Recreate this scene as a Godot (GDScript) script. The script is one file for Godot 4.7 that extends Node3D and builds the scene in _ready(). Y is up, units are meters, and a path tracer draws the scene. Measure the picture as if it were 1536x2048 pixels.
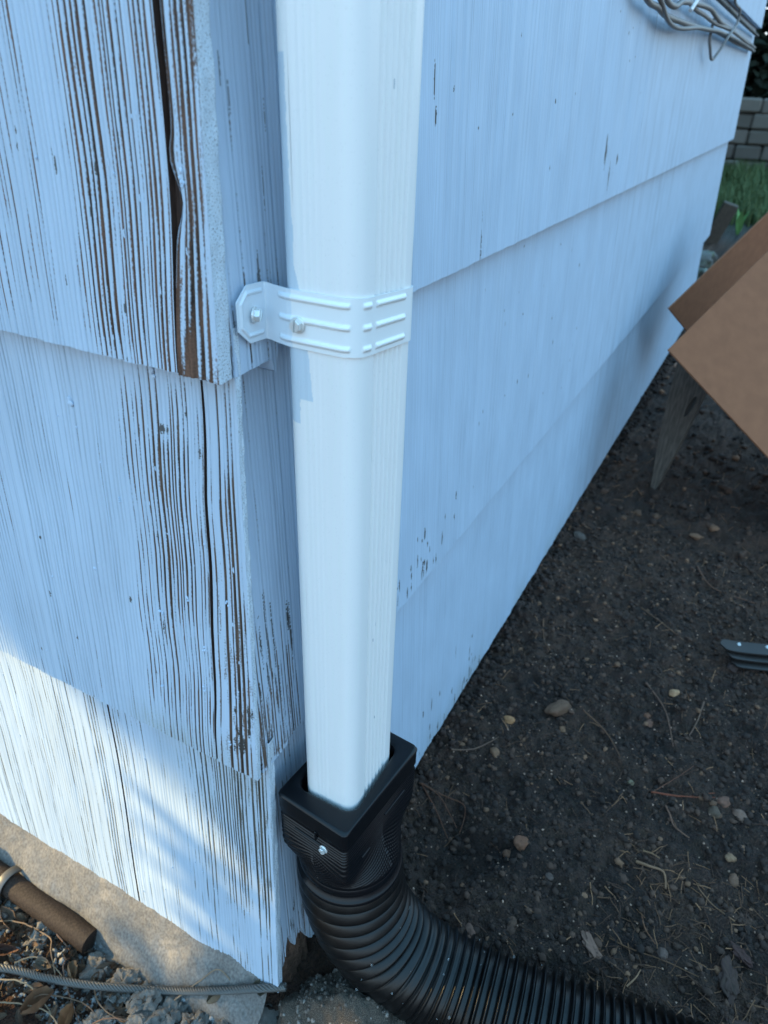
extends Node3D
# Corner of a house clad in weathered painted shakes, a white downspout, a black drain pipe, bare soil.
# Datum: the house corner is x = 0, z = 0; the front wall runs along +x, the side wall along -z.

var rng := RandomNumberGenerator.new()
var taken := {}
var noise := FastNoiseLite.new()
var M := {}
const COURSE := 0.36
const SUN := Vector3(-0.36, 0.45, -0.82)

# ---------------------------------------------------------------- mesh builder
class MB:
	var v := PackedVector3Array()
	var n := PackedVector3Array()
	var uv := PackedVector2Array()
	var c := PackedColorArray()
	var idx := PackedInt32Array()
	func sheet(nu: int, nv: int, f: Callable, flip := false, wrap := false, uvf = null, colf = null) -> void:
		var p := PackedVector3Array()
		p.resize(nu * nv)
		for j in nv:
			for i in nu:
				p[j * nu + i] = f.call(i, j)
		add_points(nu, nv, p, flip, wrap, uvf, colf)
	func add_points(nu: int, nv: int, p: PackedVector3Array, flip := false, wrap := false, uvf = null, colf = null) -> void:
		var first := v.size()
		for j in nv:
			for i in nu:
				var i0 := i - 1
				var i1 := i + 1
				if i0 < 0:
					i0 = nu - 2 if wrap else 0
				if i1 >= nu:
					i1 = 1 if wrap else nu - 1
				var j0 := maxi(j - 1, 0)
				var j1 := mini(j + 1, nv - 1)
				var du := p[j * nu + i1] - p[j * nu + i0]
				if du.length_squared() < 1e-16 and nv > 2:
					var jn := 1 if j == 0 else (nv - 2 if j == nv - 1 else j)
					du = p[jn * nu + i1] - p[jn * nu + i0]
				var dv := p[j1 * nu + i] - p[j0 * nu + i]
				var nn := du.cross(dv)
				nn = nn.normalized() if nn.length_squared() > 1e-20 else Vector3.UP
				if flip:
					nn = -nn
				v.append(p[j * nu + i])
				n.append(nn)
				uv.append(uvf.call(i, j) if uvf else Vector2(float(i) / (nu - 1), 1.0 - float(j) / (nv - 1)))
				c.append(colf.call(i, j) if colf else Color.WHITE)
		for j in nv - 1:
			for i in nu - 1:
				var a := first + j * nu + i
				var b := a + 1
				var d := a + nu
				var e := d + 1
				if flip:
					idx.append_array(PackedInt32Array([a, b, e, a, e, d]))
				else:
					idx.append_array(PackedInt32Array([a, e, b, a, d, e]))
	func tri(a: Vector3, b: Vector3, d: Vector3, col := Color.WHITE) -> void:   # counter-clockwise seen from outside
		var nn := (b - a).cross(d - a)
		nn = nn.normalized() if nn.length_squared() > 1e-20 else Vector3.UP
		var k := v.size()
		for p: Vector3 in [a, d, b]:
			v.append(p)
			n.append(nn)
			uv.append(Vector2(p.x + p.z * 0.7, p.y + p.z * 0.3))
			c.append(col)
		idx.append_array(PackedInt32Array([k, k + 1, k + 2]))
	func quad(a: Vector3, b: Vector3, d: Vector3, e: Vector3, col := Color.WHITE) -> void:
		tri(a, b, d, col)
		tri(a, d, e, col)
	func box(t: Transform3D, s: Vector3, bevel := 0.0, col := Color.WHITE) -> void:   # chamfered box centred on t
		var h := s / 2.0
		var b := minf(bevel, minf(h.x, minf(h.y, h.z)) * 0.8)
		var done := {}
		var pt := func(ax: int, sx: float, sy: float, sz: float) -> Vector3:
			var q := Vector3(sx * (h.x - b), sy * (h.y - b), sz * (h.z - b))
			q[ax] = [sx * h.x, sy * h.y, sz * h.z][ax]
			return t * q
		for ax in 3:
			var a1 := (ax + 1) % 3
			var a2 := (ax + 2) % 3
			for sg: float in [-1.0, 1.0]:
				var q := []
				for k: Array in [[-1, -1], [1, -1], [1, 1], [-1, 1]]:
					var s3 := [0.0, 0.0, 0.0]
					s3[ax] = sg
					s3[a1] = float(k[0])
					s3[a2] = float(k[1])
					q.append(pt.call(ax, s3[0], s3[1], s3[2]))
				if sg > 0:
					quad(q[0], q[1], q[2], q[3], col)
				else:
					quad(q[0], q[3], q[2], q[1], col)
		if b > 0.0:
			for ax in 3:   # edges parallel to ax
				var a1 := (ax + 1) % 3
				var a2 := (ax + 2) % 3
				for k: Array in [[-1, -1], [1, -1], [1, 1], [-1, 1]]:
					var lo := [0.0, 0.0, 0.0]
					var hi := [0.0, 0.0, 0.0]
					lo[ax] = -1.0
					hi[ax] = 1.0
					lo[a1] = float(k[0]); hi[a1] = lo[a1]
					lo[a2] = float(k[1]); hi[a2] = lo[a2]
					var A: Vector3 = pt.call(a1, lo[0], lo[1], lo[2])
					var B: Vector3 = pt.call(a2, lo[0], lo[1], lo[2])
					var Cc: Vector3 = pt.call(a2, hi[0], hi[1], hi[2])
					var D: Vector3 = pt.call(a1, hi[0], hi[1], hi[2])
					if int(k[0]) * int(k[1]) > 0:
						quad(A, B, Cc, D, col)
					else:
						quad(A, D, Cc, B, col)
			for sx: float in [-1.0, 1.0]:
				for sy: float in [-1.0, 1.0]:
					for sz: float in [-1.0, 1.0]:
						var A: Vector3 = pt.call(0, sx, sy, sz)
						var B: Vector3 = pt.call(1, sx, sy, sz)
						var Cc: Vector3 = pt.call(2, sx, sy, sz)
						if sx * sy * sz > 0:
							tri(A, B, Cc, col)
						else:
							tri(A, Cc, B, col)
	func tube(pts: PackedVector3Array, rad: Callable, sides: int, colf = null, capped := true) -> void:
		var m := pts.size()
		var p := PackedVector3Array()
		var t0 := (pts[1] - pts[0]).normalized()
		var up := Vector3.UP if absf(t0.y) < 0.9 else Vector3.RIGHT
		var nx := t0.cross(up).normalized()
		for j in m:
			var t := (pts[mini(j + 1, m - 1)] - pts[maxi(j - 1, 0)]).normalized()
			nx = (nx - t * nx.dot(t)).normalized()
			var by := t.cross(nx)
			for i in sides + 1:
				var a := TAU * i / sides
				var r: float = rad.call(float(j) / (m - 1), a)
				p.append(pts[j] + (nx * cos(a) + by * sin(a)) * r)
		add_points(sides + 1, m, p, false, true, null, colf)
		if capped:
			for e: int in [0, m - 1]:
				for i in sides:
					var A := p[e * (sides + 1) + i]
					var B := p[e * (sides + 1) + i + 1]
					var col: Color = colf.call(i, e) if colf else Color.WHITE
					if e == 0:
						tri(pts[e], B, A, col)
					else:
						tri(pts[e], A, B, col)
	func prism(t: Transform3D, poly: PackedVector2Array, h0: float, h1: float, shrink := 0.0, col := Color.WHITE) -> void:   # polygon in xy, counter-clockwise, drawn from z = h0 to h1
		var m := poly.size()
		var mid := Vector2.ZERO
		for q in poly:
			mid += q / m
		var top := PackedVector2Array()
		for q in poly:
			top.append(q + (mid - q).normalized() * shrink)
		var hm := h1 - shrink
		for i in m:
			var a := poly[i]
			var b := poly[(i + 1) % m]
			var a2 := top[i]
			var b2 := top[(i + 1) % m]
			quad(t * Vector3(a.x, a.y, h0), t * Vector3(b.x, b.y, h0), t * Vector3(b.x, b.y, hm), t * Vector3(a.x, a.y, hm), col)
			if shrink > 0.0:
				quad(t * Vector3(a.x, a.y, hm), t * Vector3(b.x, b.y, hm), t * Vector3(b2.x, b2.y, h1), t * Vector3(a2.x, a2.y, h1), col)
			tri(t * Vector3(mid.x, mid.y, h1), t * Vector3(a2.x, a2.y, h1), t * Vector3(b2.x, b2.y, h1), col)
			tri(t * Vector3(mid.x, mid.y, h0), t * Vector3(b.x, b.y, h0), t * Vector3(a.x, a.y, h0), col)
	func lump(t: Transform3D, nz: FastNoiseLite, amp: float, seed_at: float, nu := 14, nv := 9, freq := 1.4, colf = null) -> void:
		var f := func(i: int, j: int) -> Vector3:
			var a := TAU * i / (nu - 1)
			var b := PI * j / (nv - 1)
			if i == nu - 1:
				a = 0.0
			var d := Vector3(sin(b) * cos(a), -cos(b), sin(b) * sin(a))
			var g := nz.get_noise_3d(d.x * freq * 40.0 + seed_at, d.y * freq * 40.0 + seed_at * 0.7, d.z * freq * 40.0)
			if nu > 40:
				g += 0.30 * nz.get_noise_3d(d.x * freq * 170.0, d.y * freq * 170.0 + seed_at, d.z * freq * 170.0)
			return t * (d * (1.0 + amp * g))
		sheet(nu, nv, f, true, true, null, colf)
	func mesh(m: Material = null, onto: ArrayMesh = null) -> ArrayMesh:
		var o := onto if onto else ArrayMesh.new()
		var a := []
		a.resize(Mesh.ARRAY_MAX)
		a[Mesh.ARRAY_VERTEX] = v
		a[Mesh.ARRAY_NORMAL] = n
		a[Mesh.ARRAY_TEX_UV] = uv
		a[Mesh.ARRAY_COLOR] = c
		a[Mesh.ARRAY_INDEX] = idx
		o.add_surface_from_arrays(Mesh.PRIMITIVE_TRIANGLES, a)
		if m:
			o.surface_set_material(o.get_surface_count() - 1, m)
		return o

# ---------------------------------------------------------------- naming
func numbered(called: String, where: Node) -> String:
	var key := str(where.get_instance_id()) + "/" + called
	var k: int = taken.get(key, 0)
	taken[key] = k + 1
	return called if k == 0 else "%s_%03d" % [called, k]

func describe(o: Node, label: String, category: String, group := "") -> void:
	o.set_meta("label", label)
	o.set_meta("category", category)
	if group:
		o.set_meta("group", group)

func thing(called: String, label: String, category: String, at := Vector3.ZERO, group := "") -> Node3D:
	var o := Node3D.new()
	o.name = numbered(called, self)
	add_child(o, true)
	o.position = at
	describe(o, label, category, group)
	return o

func part(parent: Node, called: String, m: Mesh, label := "", kind := "") -> MeshInstance3D:
	var o := MeshInstance3D.new()
	o.name = numbered(called, parent)
	o.mesh = m
	parent.add_child(o, true)
	if label:
		o.set_meta("label", label)
	if kind:
		o.set_meta("kind", kind)
	return o

func single(called: String, m: Mesh, label: String, category: String, group := "", at := Vector3.ZERO) -> MeshInstance3D:
	var o := part(self, called, m)
	o.position = at
	describe(o, label, category, group)
	return o

func scatter(parent: Node, called: String, m: Mesh, xf: Array, cols: Array) -> MultiMeshInstance3D:
	var mm := MultiMesh.new()
	mm.transform_format = MultiMesh.TRANSFORM_3D
	mm.use_colors = true
	mm.mesh = m
	mm.instance_count = xf.size()
	for i in xf.size():
		mm.set_instance_transform(i, xf[i])
		mm.set_instance_color(i, cols[i])
	var o := MultiMeshInstance3D.new()
	o.multimesh = mm
	o.name = numbered(called, parent)
	parent.add_child(o, true)
	o.set_meta("kind", "stuff")
	return o

# ---------------------------------------------------------------- materials
func lin(r: float, g: float, b: float) -> Color:
	return Color(r, g, b).linear_to_srgb()

func mat(col: Color, rough: float, metal := 0.0, vc := false) -> StandardMaterial3D:
	var m := StandardMaterial3D.new()
	m.albedo_color = col
	m.roughness = rough
	m.metallic = metal
	m.vertex_color_use_as_albedo = vc
	return m

func bump(m: StandardMaterial3D, tex: Texture2D, cm: float, scale: float) -> StandardMaterial3D:
	m.heightmap_enabled = true
	m.heightmap_texture = tex
	m.heightmap_scale = cm
	m.uv1_triplanar = true
	m.uv1_scale = Vector3.ONE * scale
	return m

func noise_tex(freq: float, oct: int, sd: int, ramp: Array = [], type := FastNoiseLite.TYPE_SIMPLEX_SMOOTH) -> NoiseTexture2D:
	var f := FastNoiseLite.new()
	f.noise_type = type
	f.frequency = freq
	f.fractal_octaves = oct
	f.seed = sd
	var t := NoiseTexture2D.new()
	t.width = 512
	t.height = 512
	t.seamless = true
	t.noise = f
	if ramp.size():
		var g := Gradient.new()
		g.offsets = PackedFloat32Array(ramp.map(func(x): return x[0]))
		g.colors = PackedColorArray(ramp.map(func(x): return x[1]))
		t.color_ramp = g
	return t

# height bytes 0..1 of a noise picture w x h; squeeze > 1 draws it out along v
func noise_bytes(w: int, h: int, freq: float, oct: int, sd: int, squeeze := 1) -> PackedByteArray:
	var f := FastNoiseLite.new()
	f.noise_type = FastNoiseLite.TYPE_SIMPLEX
	f.frequency = freq
	f.fractal_octaves = oct
	f.seed = sd
	var im := f.get_image(w, maxi(4, h / squeeze), false, false, true)
	im.convert(Image.FORMAT_L8)
	if squeeze > 1:
		im.resize(w, h, Image.INTERPOLATE_CUBIC)
	return im.get_data()

# ---------------------------------------------------------------- striated shakes
const DS := 0.00035
var G_side := PackedFloat32Array()    # 1 ridge .. 0 groove, along the side wall
var G_front := PackedFloat32Array()

func striation(length: float, sd: int, ridge0: float, ridge1: float, groove0: float, groove1: float) -> PackedFloat32Array:
	var r := RandomNumberGenerator.new()
	r.seed = sd
	var count := int(length / DS) + 4
	var a := PackedFloat32Array()
	a.resize(count)
	a.fill(1.0)
	var at := 0.0
	while at < length:
		var wide := r.randf_range(ridge0, ridge1)
		if r.randf() < 0.12:
			wide *= 2.4
		var gap := r.randf_range(groove0, groove1)
		var deep := r.randf_range(0.35, 1.0)
		var k0 := int((at + wide) / DS)
		var k1 := int((at + wide + gap) / DS) + 1
		for k in range(k0, mini(k1 + 1, count)):
			var t := float(k - k0) / maxf(1.0, k1 - k0)
			a[k] = minf(a[k], 1.0 - deep * sin(PI * t))
		var crown := r.randf_range(0.0, 0.22)
		for k in range(int(at / DS), mini(k0, count)):
			a[k] -= crown * absf(float(k) * DS - at - wide * 0.5) / wide
		at += wide + gap
	return a

func groove(g: PackedFloat32Array, s: float) -> float:
	var k := s / DS
	var i := clampi(int(k), 0, g.size() - 2)
	return lerpf(g[i], g[i + 1], clampf(k - i, 0.0, 1.0))

# One picture for a strip of wall: s0..s1 along it, y0..y1 up. wear(s, y) says how much paint is gone; marks are dark chips [s, y, half width, half height, strength].
func paint_material(g: PackedFloat32Array, s0: float, s1: float, y0: float, y1: float, w: int, h: int, sd: int, wear: Callable, marks: Array, wood: Color, green: Callable, dirt: float) -> StandardMaterial3D:
	var cw := w / 12 + 2
	var ch := h / 12 + 2
	var wi := Image.create(cw, ch, false, Image.FORMAT_RF)
	var gi := Image.create(cw, ch, false, Image.FORMAT_RF)
	for j in ch:
		for i in cw:
			var s := lerpf(s0, s1, (i + 0.5) / cw)
			var y := lerpf(y1, y0, (j + 0.5) / ch)
			wi.set_pixel(i, j, Color(wear.call(s, y), 0, 0))
			gi.set_pixel(i, j, Color(green.call(s, y), 0, 0))
	wi.resize(w, h, Image.INTERPOLATE_BILINEAR)
	gi.resize(w, h, Image.INTERPOLATE_BILINEAR)
	var wd := wi.get_data().to_float32_array()
	var gd := gi.get_data().to_float32_array()
	var pxmm := w / (s1 - s0) / 1000.0
	var fine := noise_bytes(w, h, 0.22 / pxmm, 3, sd, 14)       # drawn out along the grain
	var soft := noise_bytes(w, h, 0.012 / pxmm, 3, sd + 7, 2)
	var speck := noise_bytes(w, h, 0.55 / pxmm, 2, sd + 3, 1)
	var col := PackedByteArray()
	col.resize(w * h * 3)
	var hgt := PackedByteArray()
	hgt.resize(w * h)
	var gc := PackedFloat32Array()
	for i in w:
		gc.append(groove(g, lerpf(s0, s1, (i + 0.5) / w)))
	var k := 0
	for j in h:
		for i in w:
			var f := fine[k] / 255.0 - 0.5
			var p := speck[k] / 255.0 - 0.5
			var sf := soft[k] / 255.0 - 0.5
			var gg := gc[i]
			var gone := clampf((wd[k] + f * 0.55 + p * 0.22 - gg) * 7.0, 0.0, 1.0) if wd[k] > 0.01 else 0.0
			var shade := (1.0 + sf * 0.10 + f * 0.07) * (1.0 - dirt * (1.0 - gg) * (0.6 + f))
			var gr := gd[k]
			var r := 0.475 * shade
			var gn := 0.580 * shade
			var b := 0.705 * shade
			if gr > 0.01:
				var q := clampf(gr * (0.75 + p * 1.2 + f) * (1.35 - gg), 0.0, 1.0)
				r = lerpf(r, 0.30, q)
				gn = lerpf(gn, 0.32, q)
				b = lerpf(b, 0.27, q)
			if gone > 0.0:
				var wv := 0.75 + f * 1.5 + p * 0.6
				r = lerpf(r, wood.r * wv, gone)
				gn = lerpf(gn, wood.g * wv, gone)
				b = lerpf(b, wood.b * wv, gone)
			col[k * 3] = int(255.0 * pow(clampf(r, 0.0, 1.0), 0.4545))
			col[k * 3 + 1] = int(255.0 * pow(clampf(gn, 0.0, 1.0), 0.4545))
			col[k * 3 + 2] = int(255.0 * pow(clampf(b, 0.0, 1.0), 0.4545))
			hgt[k] = clampi(int(150.0 + p * 70.0 + f * 34.0 - gone * 85.0), 0, 255)
			k += 1
	for m: Array in marks:
		var ci := int((m[0] - s0) / (s1 - s0) * w)
		var cj := int((y1 - m[1]) / (y1 - y0) * h)
		var ri := maxi(1, int(m[2] / (s1 - s0) * w * 1.6))
		var rj := maxi(1, int(m[3] / (y1 - y0) * h * 1.3))
		for j in range(maxi(0, cj - rj), mini(h, cj + rj + 1)):
			for i in range(maxi(0, ci - ri), mini(w, ci + ri + 1)):
				var d: float = absf(i - ci) / (m[2] / (s1 - s0) * w + 0.5) + absf(j - cj) / (m[3] / (y1 - y0) * h + 0.5) * 0.8
				var q := j * w + i
				if d + (fine[q] / 255.0 - 0.5) * 1.6 + (speck[q] / 255.0 - 0.5) * 1.4 < 0.85:
					for e in 3:
						var dark: float = [0.16, 0.15, 0.14][e]
						col[q * 3 + e] = int(lerpf(col[q * 3 + e], 255.0 * pow(dark * dark * 1.6 + 0.01, 0.4545), m[4]))
					hgt[q] = maxi(0, hgt[q] - int(70 * m[4]))
	var mt := StandardMaterial3D.new()
	mt.albedo_texture = ImageTexture.create_from_image(Image.create_from_data(w, h, false, Image.FORMAT_RGB8, col))
	mt.roughness = 0.55
	mt.metallic_specular = 0.4
	mt.texture_repeat = false
	mt.heightmap_enabled = true
	mt.heightmap_texture = ImageTexture.create_from_image(Image.create_from_data(w, h, false, Image.FORMAT_L8, hgt))
	mt.heightmap_scale = 0.035
	return mt

# A shake of the side wall ("side", s runs from the corner along -z) or the front wall (s along +x). edge0 / edge1 give its two ends at height fraction k, butt its ragged lower edge.
func shake(parent: Node, side: bool, yb: float, edge0: Callable, edge1: Callable, butt: Callable, tilt: float, thick: float, g: PackedFloat32Array, relief: float, du: float, nv: int, m: Material, tex: Array, end_m: Material = null, label := "", notch = null) -> MeshInstance3D:
	var rise := COURSE + 0.03
	var s_lo: float = edge0.call(0.5)
	var s_hi: float = edge1.call(0.5)
	var nu := int((s_hi - s_lo) / du) + 2
	var lift := rng.randf_range(-0.0006, 0.0006) if side else 0.0
	var at := func(s: float, y: float, o: float) -> Vector3:
		return Vector3(-o, y, -s) if side else Vector3(s, y, o)
	var col_s := func(i: int, k: float) -> float:
		var f := float(i) / (nu - 1)
		return lerpf(edge0.call(k), edge1.call(k), f) + (notch.call(k) * pow(f, 5.0) if notch else 0.0)
	var face := func(i: int, j: int) -> Vector3:
		var k := float(j) / (nv - 1)
		var s: float = col_s.call(i, k)
		var y: float = yb + k * rise
		y += butt.call(lerpf(s_lo, s_hi, float(i) / (nu - 1))) * (1.0 - k)
		var base := lerpf(s_lo, s_hi, float(i) / (nu - 1))
		var o: float = -tilt * (y - yb) / COURSE + lift - relief * (1.0 - groove(g, base)) + 0.0008 * noise.get_noise_2d(base * 900.0, y * 300.0 + yb * 77.0)
		return at.call(s + 0.0009 * noise.get_noise_2d(base * 250.0, y * 160.0), y, o)
	var uvf := func(i: int, j: int) -> Vector2:
		var k := float(j) / (nv - 1)
		var base := lerpf(s_lo, s_hi, float(i) / (nu - 1))
		var y: float = yb + k * rise + butt.call(base) * (1.0 - k)
		return Vector2((base - tex[0]) / (tex[1] - tex[0]), (tex[3] - y) / (tex[3] - tex[2]))
	var b := MB.new()
	var p := PackedVector3Array()
	for j in nv:
		for i in nu:
			p.append(face.call(i, j))
	b.add_points(nu, nv, p, side, false, uvf)
	var inward := Vector3(thick, 0, 0) if side else Vector3(0, 0, -thick)
	var low := func(i: int, j: int) -> Vector3:   # the butt
		return p[i] + (inward if j == 0 else Vector3.ZERO)
	b.sheet(nu, 2, low, side, false, func(i: int, _j: int) -> Vector2: return uvf.call(i, 0))
	var away := func(i: int, j: int) -> Vector3:
		return p[j * nu + nu - 1] + (inward if i == 1 else Vector3.ZERO)
	var cut := MB.new()
	cut.sheet(2, nv, away, side, false)
	var near := MB.new() if end_m else cut
	var steps := 12 if end_m else 2
	var nvv := nv * 3 if end_m else nv
	var end := func(i: int, j: int) -> Vector3:
		var jf := float(j) * (nv - 1) / (nvv - 1)
		var j0 := mini(int(jf), nv - 2)
		var q := p[j0 * nu].lerp(p[(j0 + 1) * nu], jf - j0)
		var r := 1.0 - float(i) / (steps - 1)
		var o := q + inward * r
		if end_m:
			var rough := noise.get_noise_3d(o.y * 2600.0, r * 60.0, yb * 31.0)
			o += Vector3(0, 0, 0.0012 * rough + 0.0011 * noise.get_noise_3d(o.y * 500.0, r * 30.0, yb * 9.0))
			if i == 0 or i == steps - 1:
				o.z -= 0.0008
		return o
	near.sheet(steps, nvv, end, side, false)
	var me := b.mesh(m)
	if side or s_hi > 3.0:
		cut.mesh(M.bare_wood, me)
	if end_m:
		me = near.mesh(end_m, me)
	return part(parent, "shingle", me, label)

func _ready() -> void:
	rng.seed = 7
	noise.seed = 3
	noise.noise_type = FastNoiseLite.TYPE_SIMPLEX_SMOOTH
	noise.frequency = 0.02
	_view()
	_materials()
	_ground()
	_house()
	_downspout()
	_strap()
	_adapter()
	_drain_pipe()
	_cables()
	_box_and_stake()
	_left_corner()
	_soil_things()
	_far_things()

# ---------------------------------------------------------------- camera, sky, sun, exposure
func _view() -> void:
	var cam := Camera3D.new()
	cam.name = "camera"
	add_child(cam)
	var right := Vector3(0.47156577, 0.02806709, 0.88138412)
	var up := Vector3(0.44523904, 0.85516065, -0.26544767)
	var ahead := Vector3(0.76117535, -0.51760265, -0.39076793)
	cam.transform = Transform3D(Basis(right, up, -ahead), Vector3(-0.31319144, 0.15905398, 0.27428634))
	cam.near = 0.02
	cam.far = 900.0
	var lens := CameraAttributesPhysical.new()
	lens.frustum_focal_length = 12.0 * 1427.377 / 1024.0
	lens.frustum_focus_distance = 0.60
	lens.frustum_near = 0.02
	lens.frustum_far = 900.0
	lens.exposure_aperture = 6.5
	cam.attributes = lens
	cam.fov = rad_to_deg(2.0 * atan(1024.0 / 1427.377))
	var env := Environment.new()
	env.background_mode = Environment.BG_SKY
	var sky := ProceduralSkyMaterial.new()
	sky.sky_top_color = Color(0.52, 0.76, 0.93)
	sky.sky_horizon_color = Color(0.96, 1.0, 1.0)
	sky.sky_curve = 0.18
	sky.ground_bottom_color = Color(0.16, 0.15, 0.14)
	sky.ground_horizon_color = Color(0.35, 0.37, 0.38)
	env.sky = Sky.new()
	env.sky.sky_material = sky
	env.background_energy_multiplier = 1.0
	env.tonemap_mode = Environment.TONE_MAPPER_LINEAR
	env.tonemap_exposure = 2.75
	env.sdfgi_enabled = true
	env.ssao_enabled = true
	env.ssil_enabled = true
	var we := WorldEnvironment.new()
	we.environment = env
	add_child(we)
	var sun := DirectionalLight3D.new()
	sun.name = "sun"
	add_child(sun)
	sun.look_at_from_position(SUN * 20.0, Vector3.ZERO)
	sun.light_energy = 1.12
	sun.light_color = Color(1.0, 0.87, 0.61)
	sun.light_angular_distance = 0.8
	sun.shadow_enabled = true

func _materials() -> void:
	M.rough = noise_tex(0.06, 4, 5)
	M.grit = noise_tex(0.18, 3, 9)
	M.white_metal = mat(lin(0.80, 0.82, 0.84), 0.38)
	M.white_vc = mat(Color.WHITE, 0.36, 0.0, true)
	M.screw = mat(lin(0.74, 0.75, 0.74), 0.34, 0.45)
	M.black_plastic = mat(lin(0.005, 0.0055, 0.007), 0.32)
	M.black_plastic.metallic_specular = 0.38
	M.drain = mat(lin(0.0085, 0.0082, 0.0085), 0.36)
	M.drain.albedo_texture = noise_tex(0.018, 5, 73, [[0.0, Color(0.6, 0.6, 0.62)], [0.5, Color(0.78, 0.78, 0.78)], [0.75, Color(1, 0.98, 0.95)], [1.0, Color(1, 0.98, 0.95)]])
	M.drain.uv1_triplanar = true
	M.drain.uv1_scale = Vector3.ONE * 7.0
	M.drain.metallic_specular = 0.42
	M.soil = mat(Color.WHITE, 0.95, 0.0, true)
	M.soil.albedo_texture = noise_tex(0.05, 5, 21, [[0.0, Color(0.42, 0.40, 0.39)], [0.45, Color(0.72, 0.71, 0.70)], [0.62, Color(0.92, 0.9, 0.88)], [1.0, Color(1, 1, 1)]])
	bump(M.soil, M.rough, 0.35, 9.0)
	M.crumb = mat(Color.WHITE, 0.92, 0.0, true)
	M.stone = mat(Color.WHITE, 0.75, 0.0, true)
	bump(M.stone, M.grit, 0.05, 60.0)
	M.plant = mat(Color.WHITE, 0.85, 0.0, true)
	M.leaf = mat(Color.WHITE, 0.8, 0.0, true)
	M.leaf.backlight_enabled = true
	M.leaf.backlight = Color(0.25, 0.25, 0.25)
	M.concrete = mat(lin(0.345, 0.33, 0.315), 0.95)
	M.concrete.albedo_texture = noise_tex(0.03, 6, 31, [[0.0, Color(0.66, 0.64, 0.62)], [0.4, Color(0.84, 0.83, 0.82)], [0.6, Color(0.94, 0.93, 0.92)], [1.0, Color(1, 1, 1)]])
	M.concrete.vertex_color_use_as_albedo = true
	bump(M.concrete, M.grit, 0.20, 15.0)
	M.mortar = mat(lin(0.52, 0.47, 0.42), 0.95)
	M.mortar.albedo_texture = noise_tex(0.16, 3, 37, [[0.0, Color(0.3, 0.3, 0.3)], [0.5, Color(0.8, 0.8, 0.8)], [1.0, Color(1, 1, 1)]])
	bump(M.mortar, M.grit, 0.3, 22.0)
	M.aggregate = mat(lin(0.27, 0.215, 0.175), 0.9)
	M.aggregate.albedo_texture = noise_tex(0.11, 2, 41, [[0.0, Color(0.25, 0.24, 0.23)], [0.5, Color(0.55, 0.54, 0.52)], [0.66, Color(0.8, 0.8, 0.78)], [0.72, Color(1.0, 1.0, 0.98)], [1.0, Color(1, 1, 1)]])
	bump(M.aggregate, M.grit, 0.3, 16.0)
	M.card = mat(lin(0.325, 0.122, 0.054), 0.85)
	M.card.albedo_texture = noise_tex(0.02, 4, 43, [[0.0, Color(0.86, 0.85, 0.84)], [1.0, Color(1, 1, 1)]])
	M.card.uv1_triplanar = true
	M.card.uv1_scale = Vector3.ONE * 3.0
	M.grey_wood = mat(lin(0.155, 0.118, 0.092), 0.85)
	M.grey_wood.albedo_texture = noise_tex(0.02, 4, 47, [[0.0, Color(0.6, 0.58, 0.56)], [1.0, Color(1, 1, 1)]])
	M.grey_wood.uv1_triplanar = true
	M.grey_wood.uv1_scale = Vector3(14, 2, 14)
	M.bare_wood = mat(lin(0.085, 0.048, 0.036), 0.9)
	M.bare_wood.albedo_texture = M.grey_wood.albedo_texture
	M.bare_wood.uv1_triplanar = true
	M.bare_wood.uv1_scale = Vector3(40, 4, 40)
	M.rot = mat(lin(0.22, 0.125, 0.082), 0.95)
	M.rot.albedo_texture = M.grey_wood.albedo_texture
	bump(M.rot, M.rough, 0.3, 14.0)
	M.rust = mat(lin(0.042, 0.028, 0.021), 0.7, 0.2)
	M.rust.albedo_texture = noise_tex(0.025, 5, 53, [[0.0, Color(0.40, 0.30, 0.24)], [0.5, Color(0.8, 0.72, 0.66)], [0.7, Color(1, 0.98, 0.95)], [1.0, Color(1, 1, 1)]])
	bump(M.rust, M.grit, 0.04, 22.0)
	M.steel = mat(lin(0.11, 0.105, 0.098), 0.45, 0.4)
	M.cable = mat(lin(0.17, 0.16, 0.155), 0.5)
	M.dark_metal = mat(lin(0.032, 0.025, 0.022), 0.45, 0.2)
	M.end_grain = mat(lin(0.60, 0.70, 0.79), 0.65)
	M.end_grain.albedo_texture = noise_tex(0.10, 3, 59, [[0.0, Color(0.3, 0.26, 0.24)], [0.16, Color(0.45, 0.4, 0.38)], [0.26, Color(0.90, 0.90, 0.90)], [0.7, Color(1, 1, 1)], [1.0, Color(1.0, 0.98, 0.93)]])
	bump(M.end_grain, M.grit, 0.05, 12.0)
	M.core = mat(lin(0.06, 0.055, 0.05), 0.95)
	M.roofing = mat(lin(0.07, 0.07, 0.075), 0.95)

# ---------------------------------------------------------------- the ground
func warm(c: Color) -> Color:   # earth colours under this bluish light
	return Color(c.r * 1.32, c.g * 0.78, c.b * 0.57)

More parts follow.
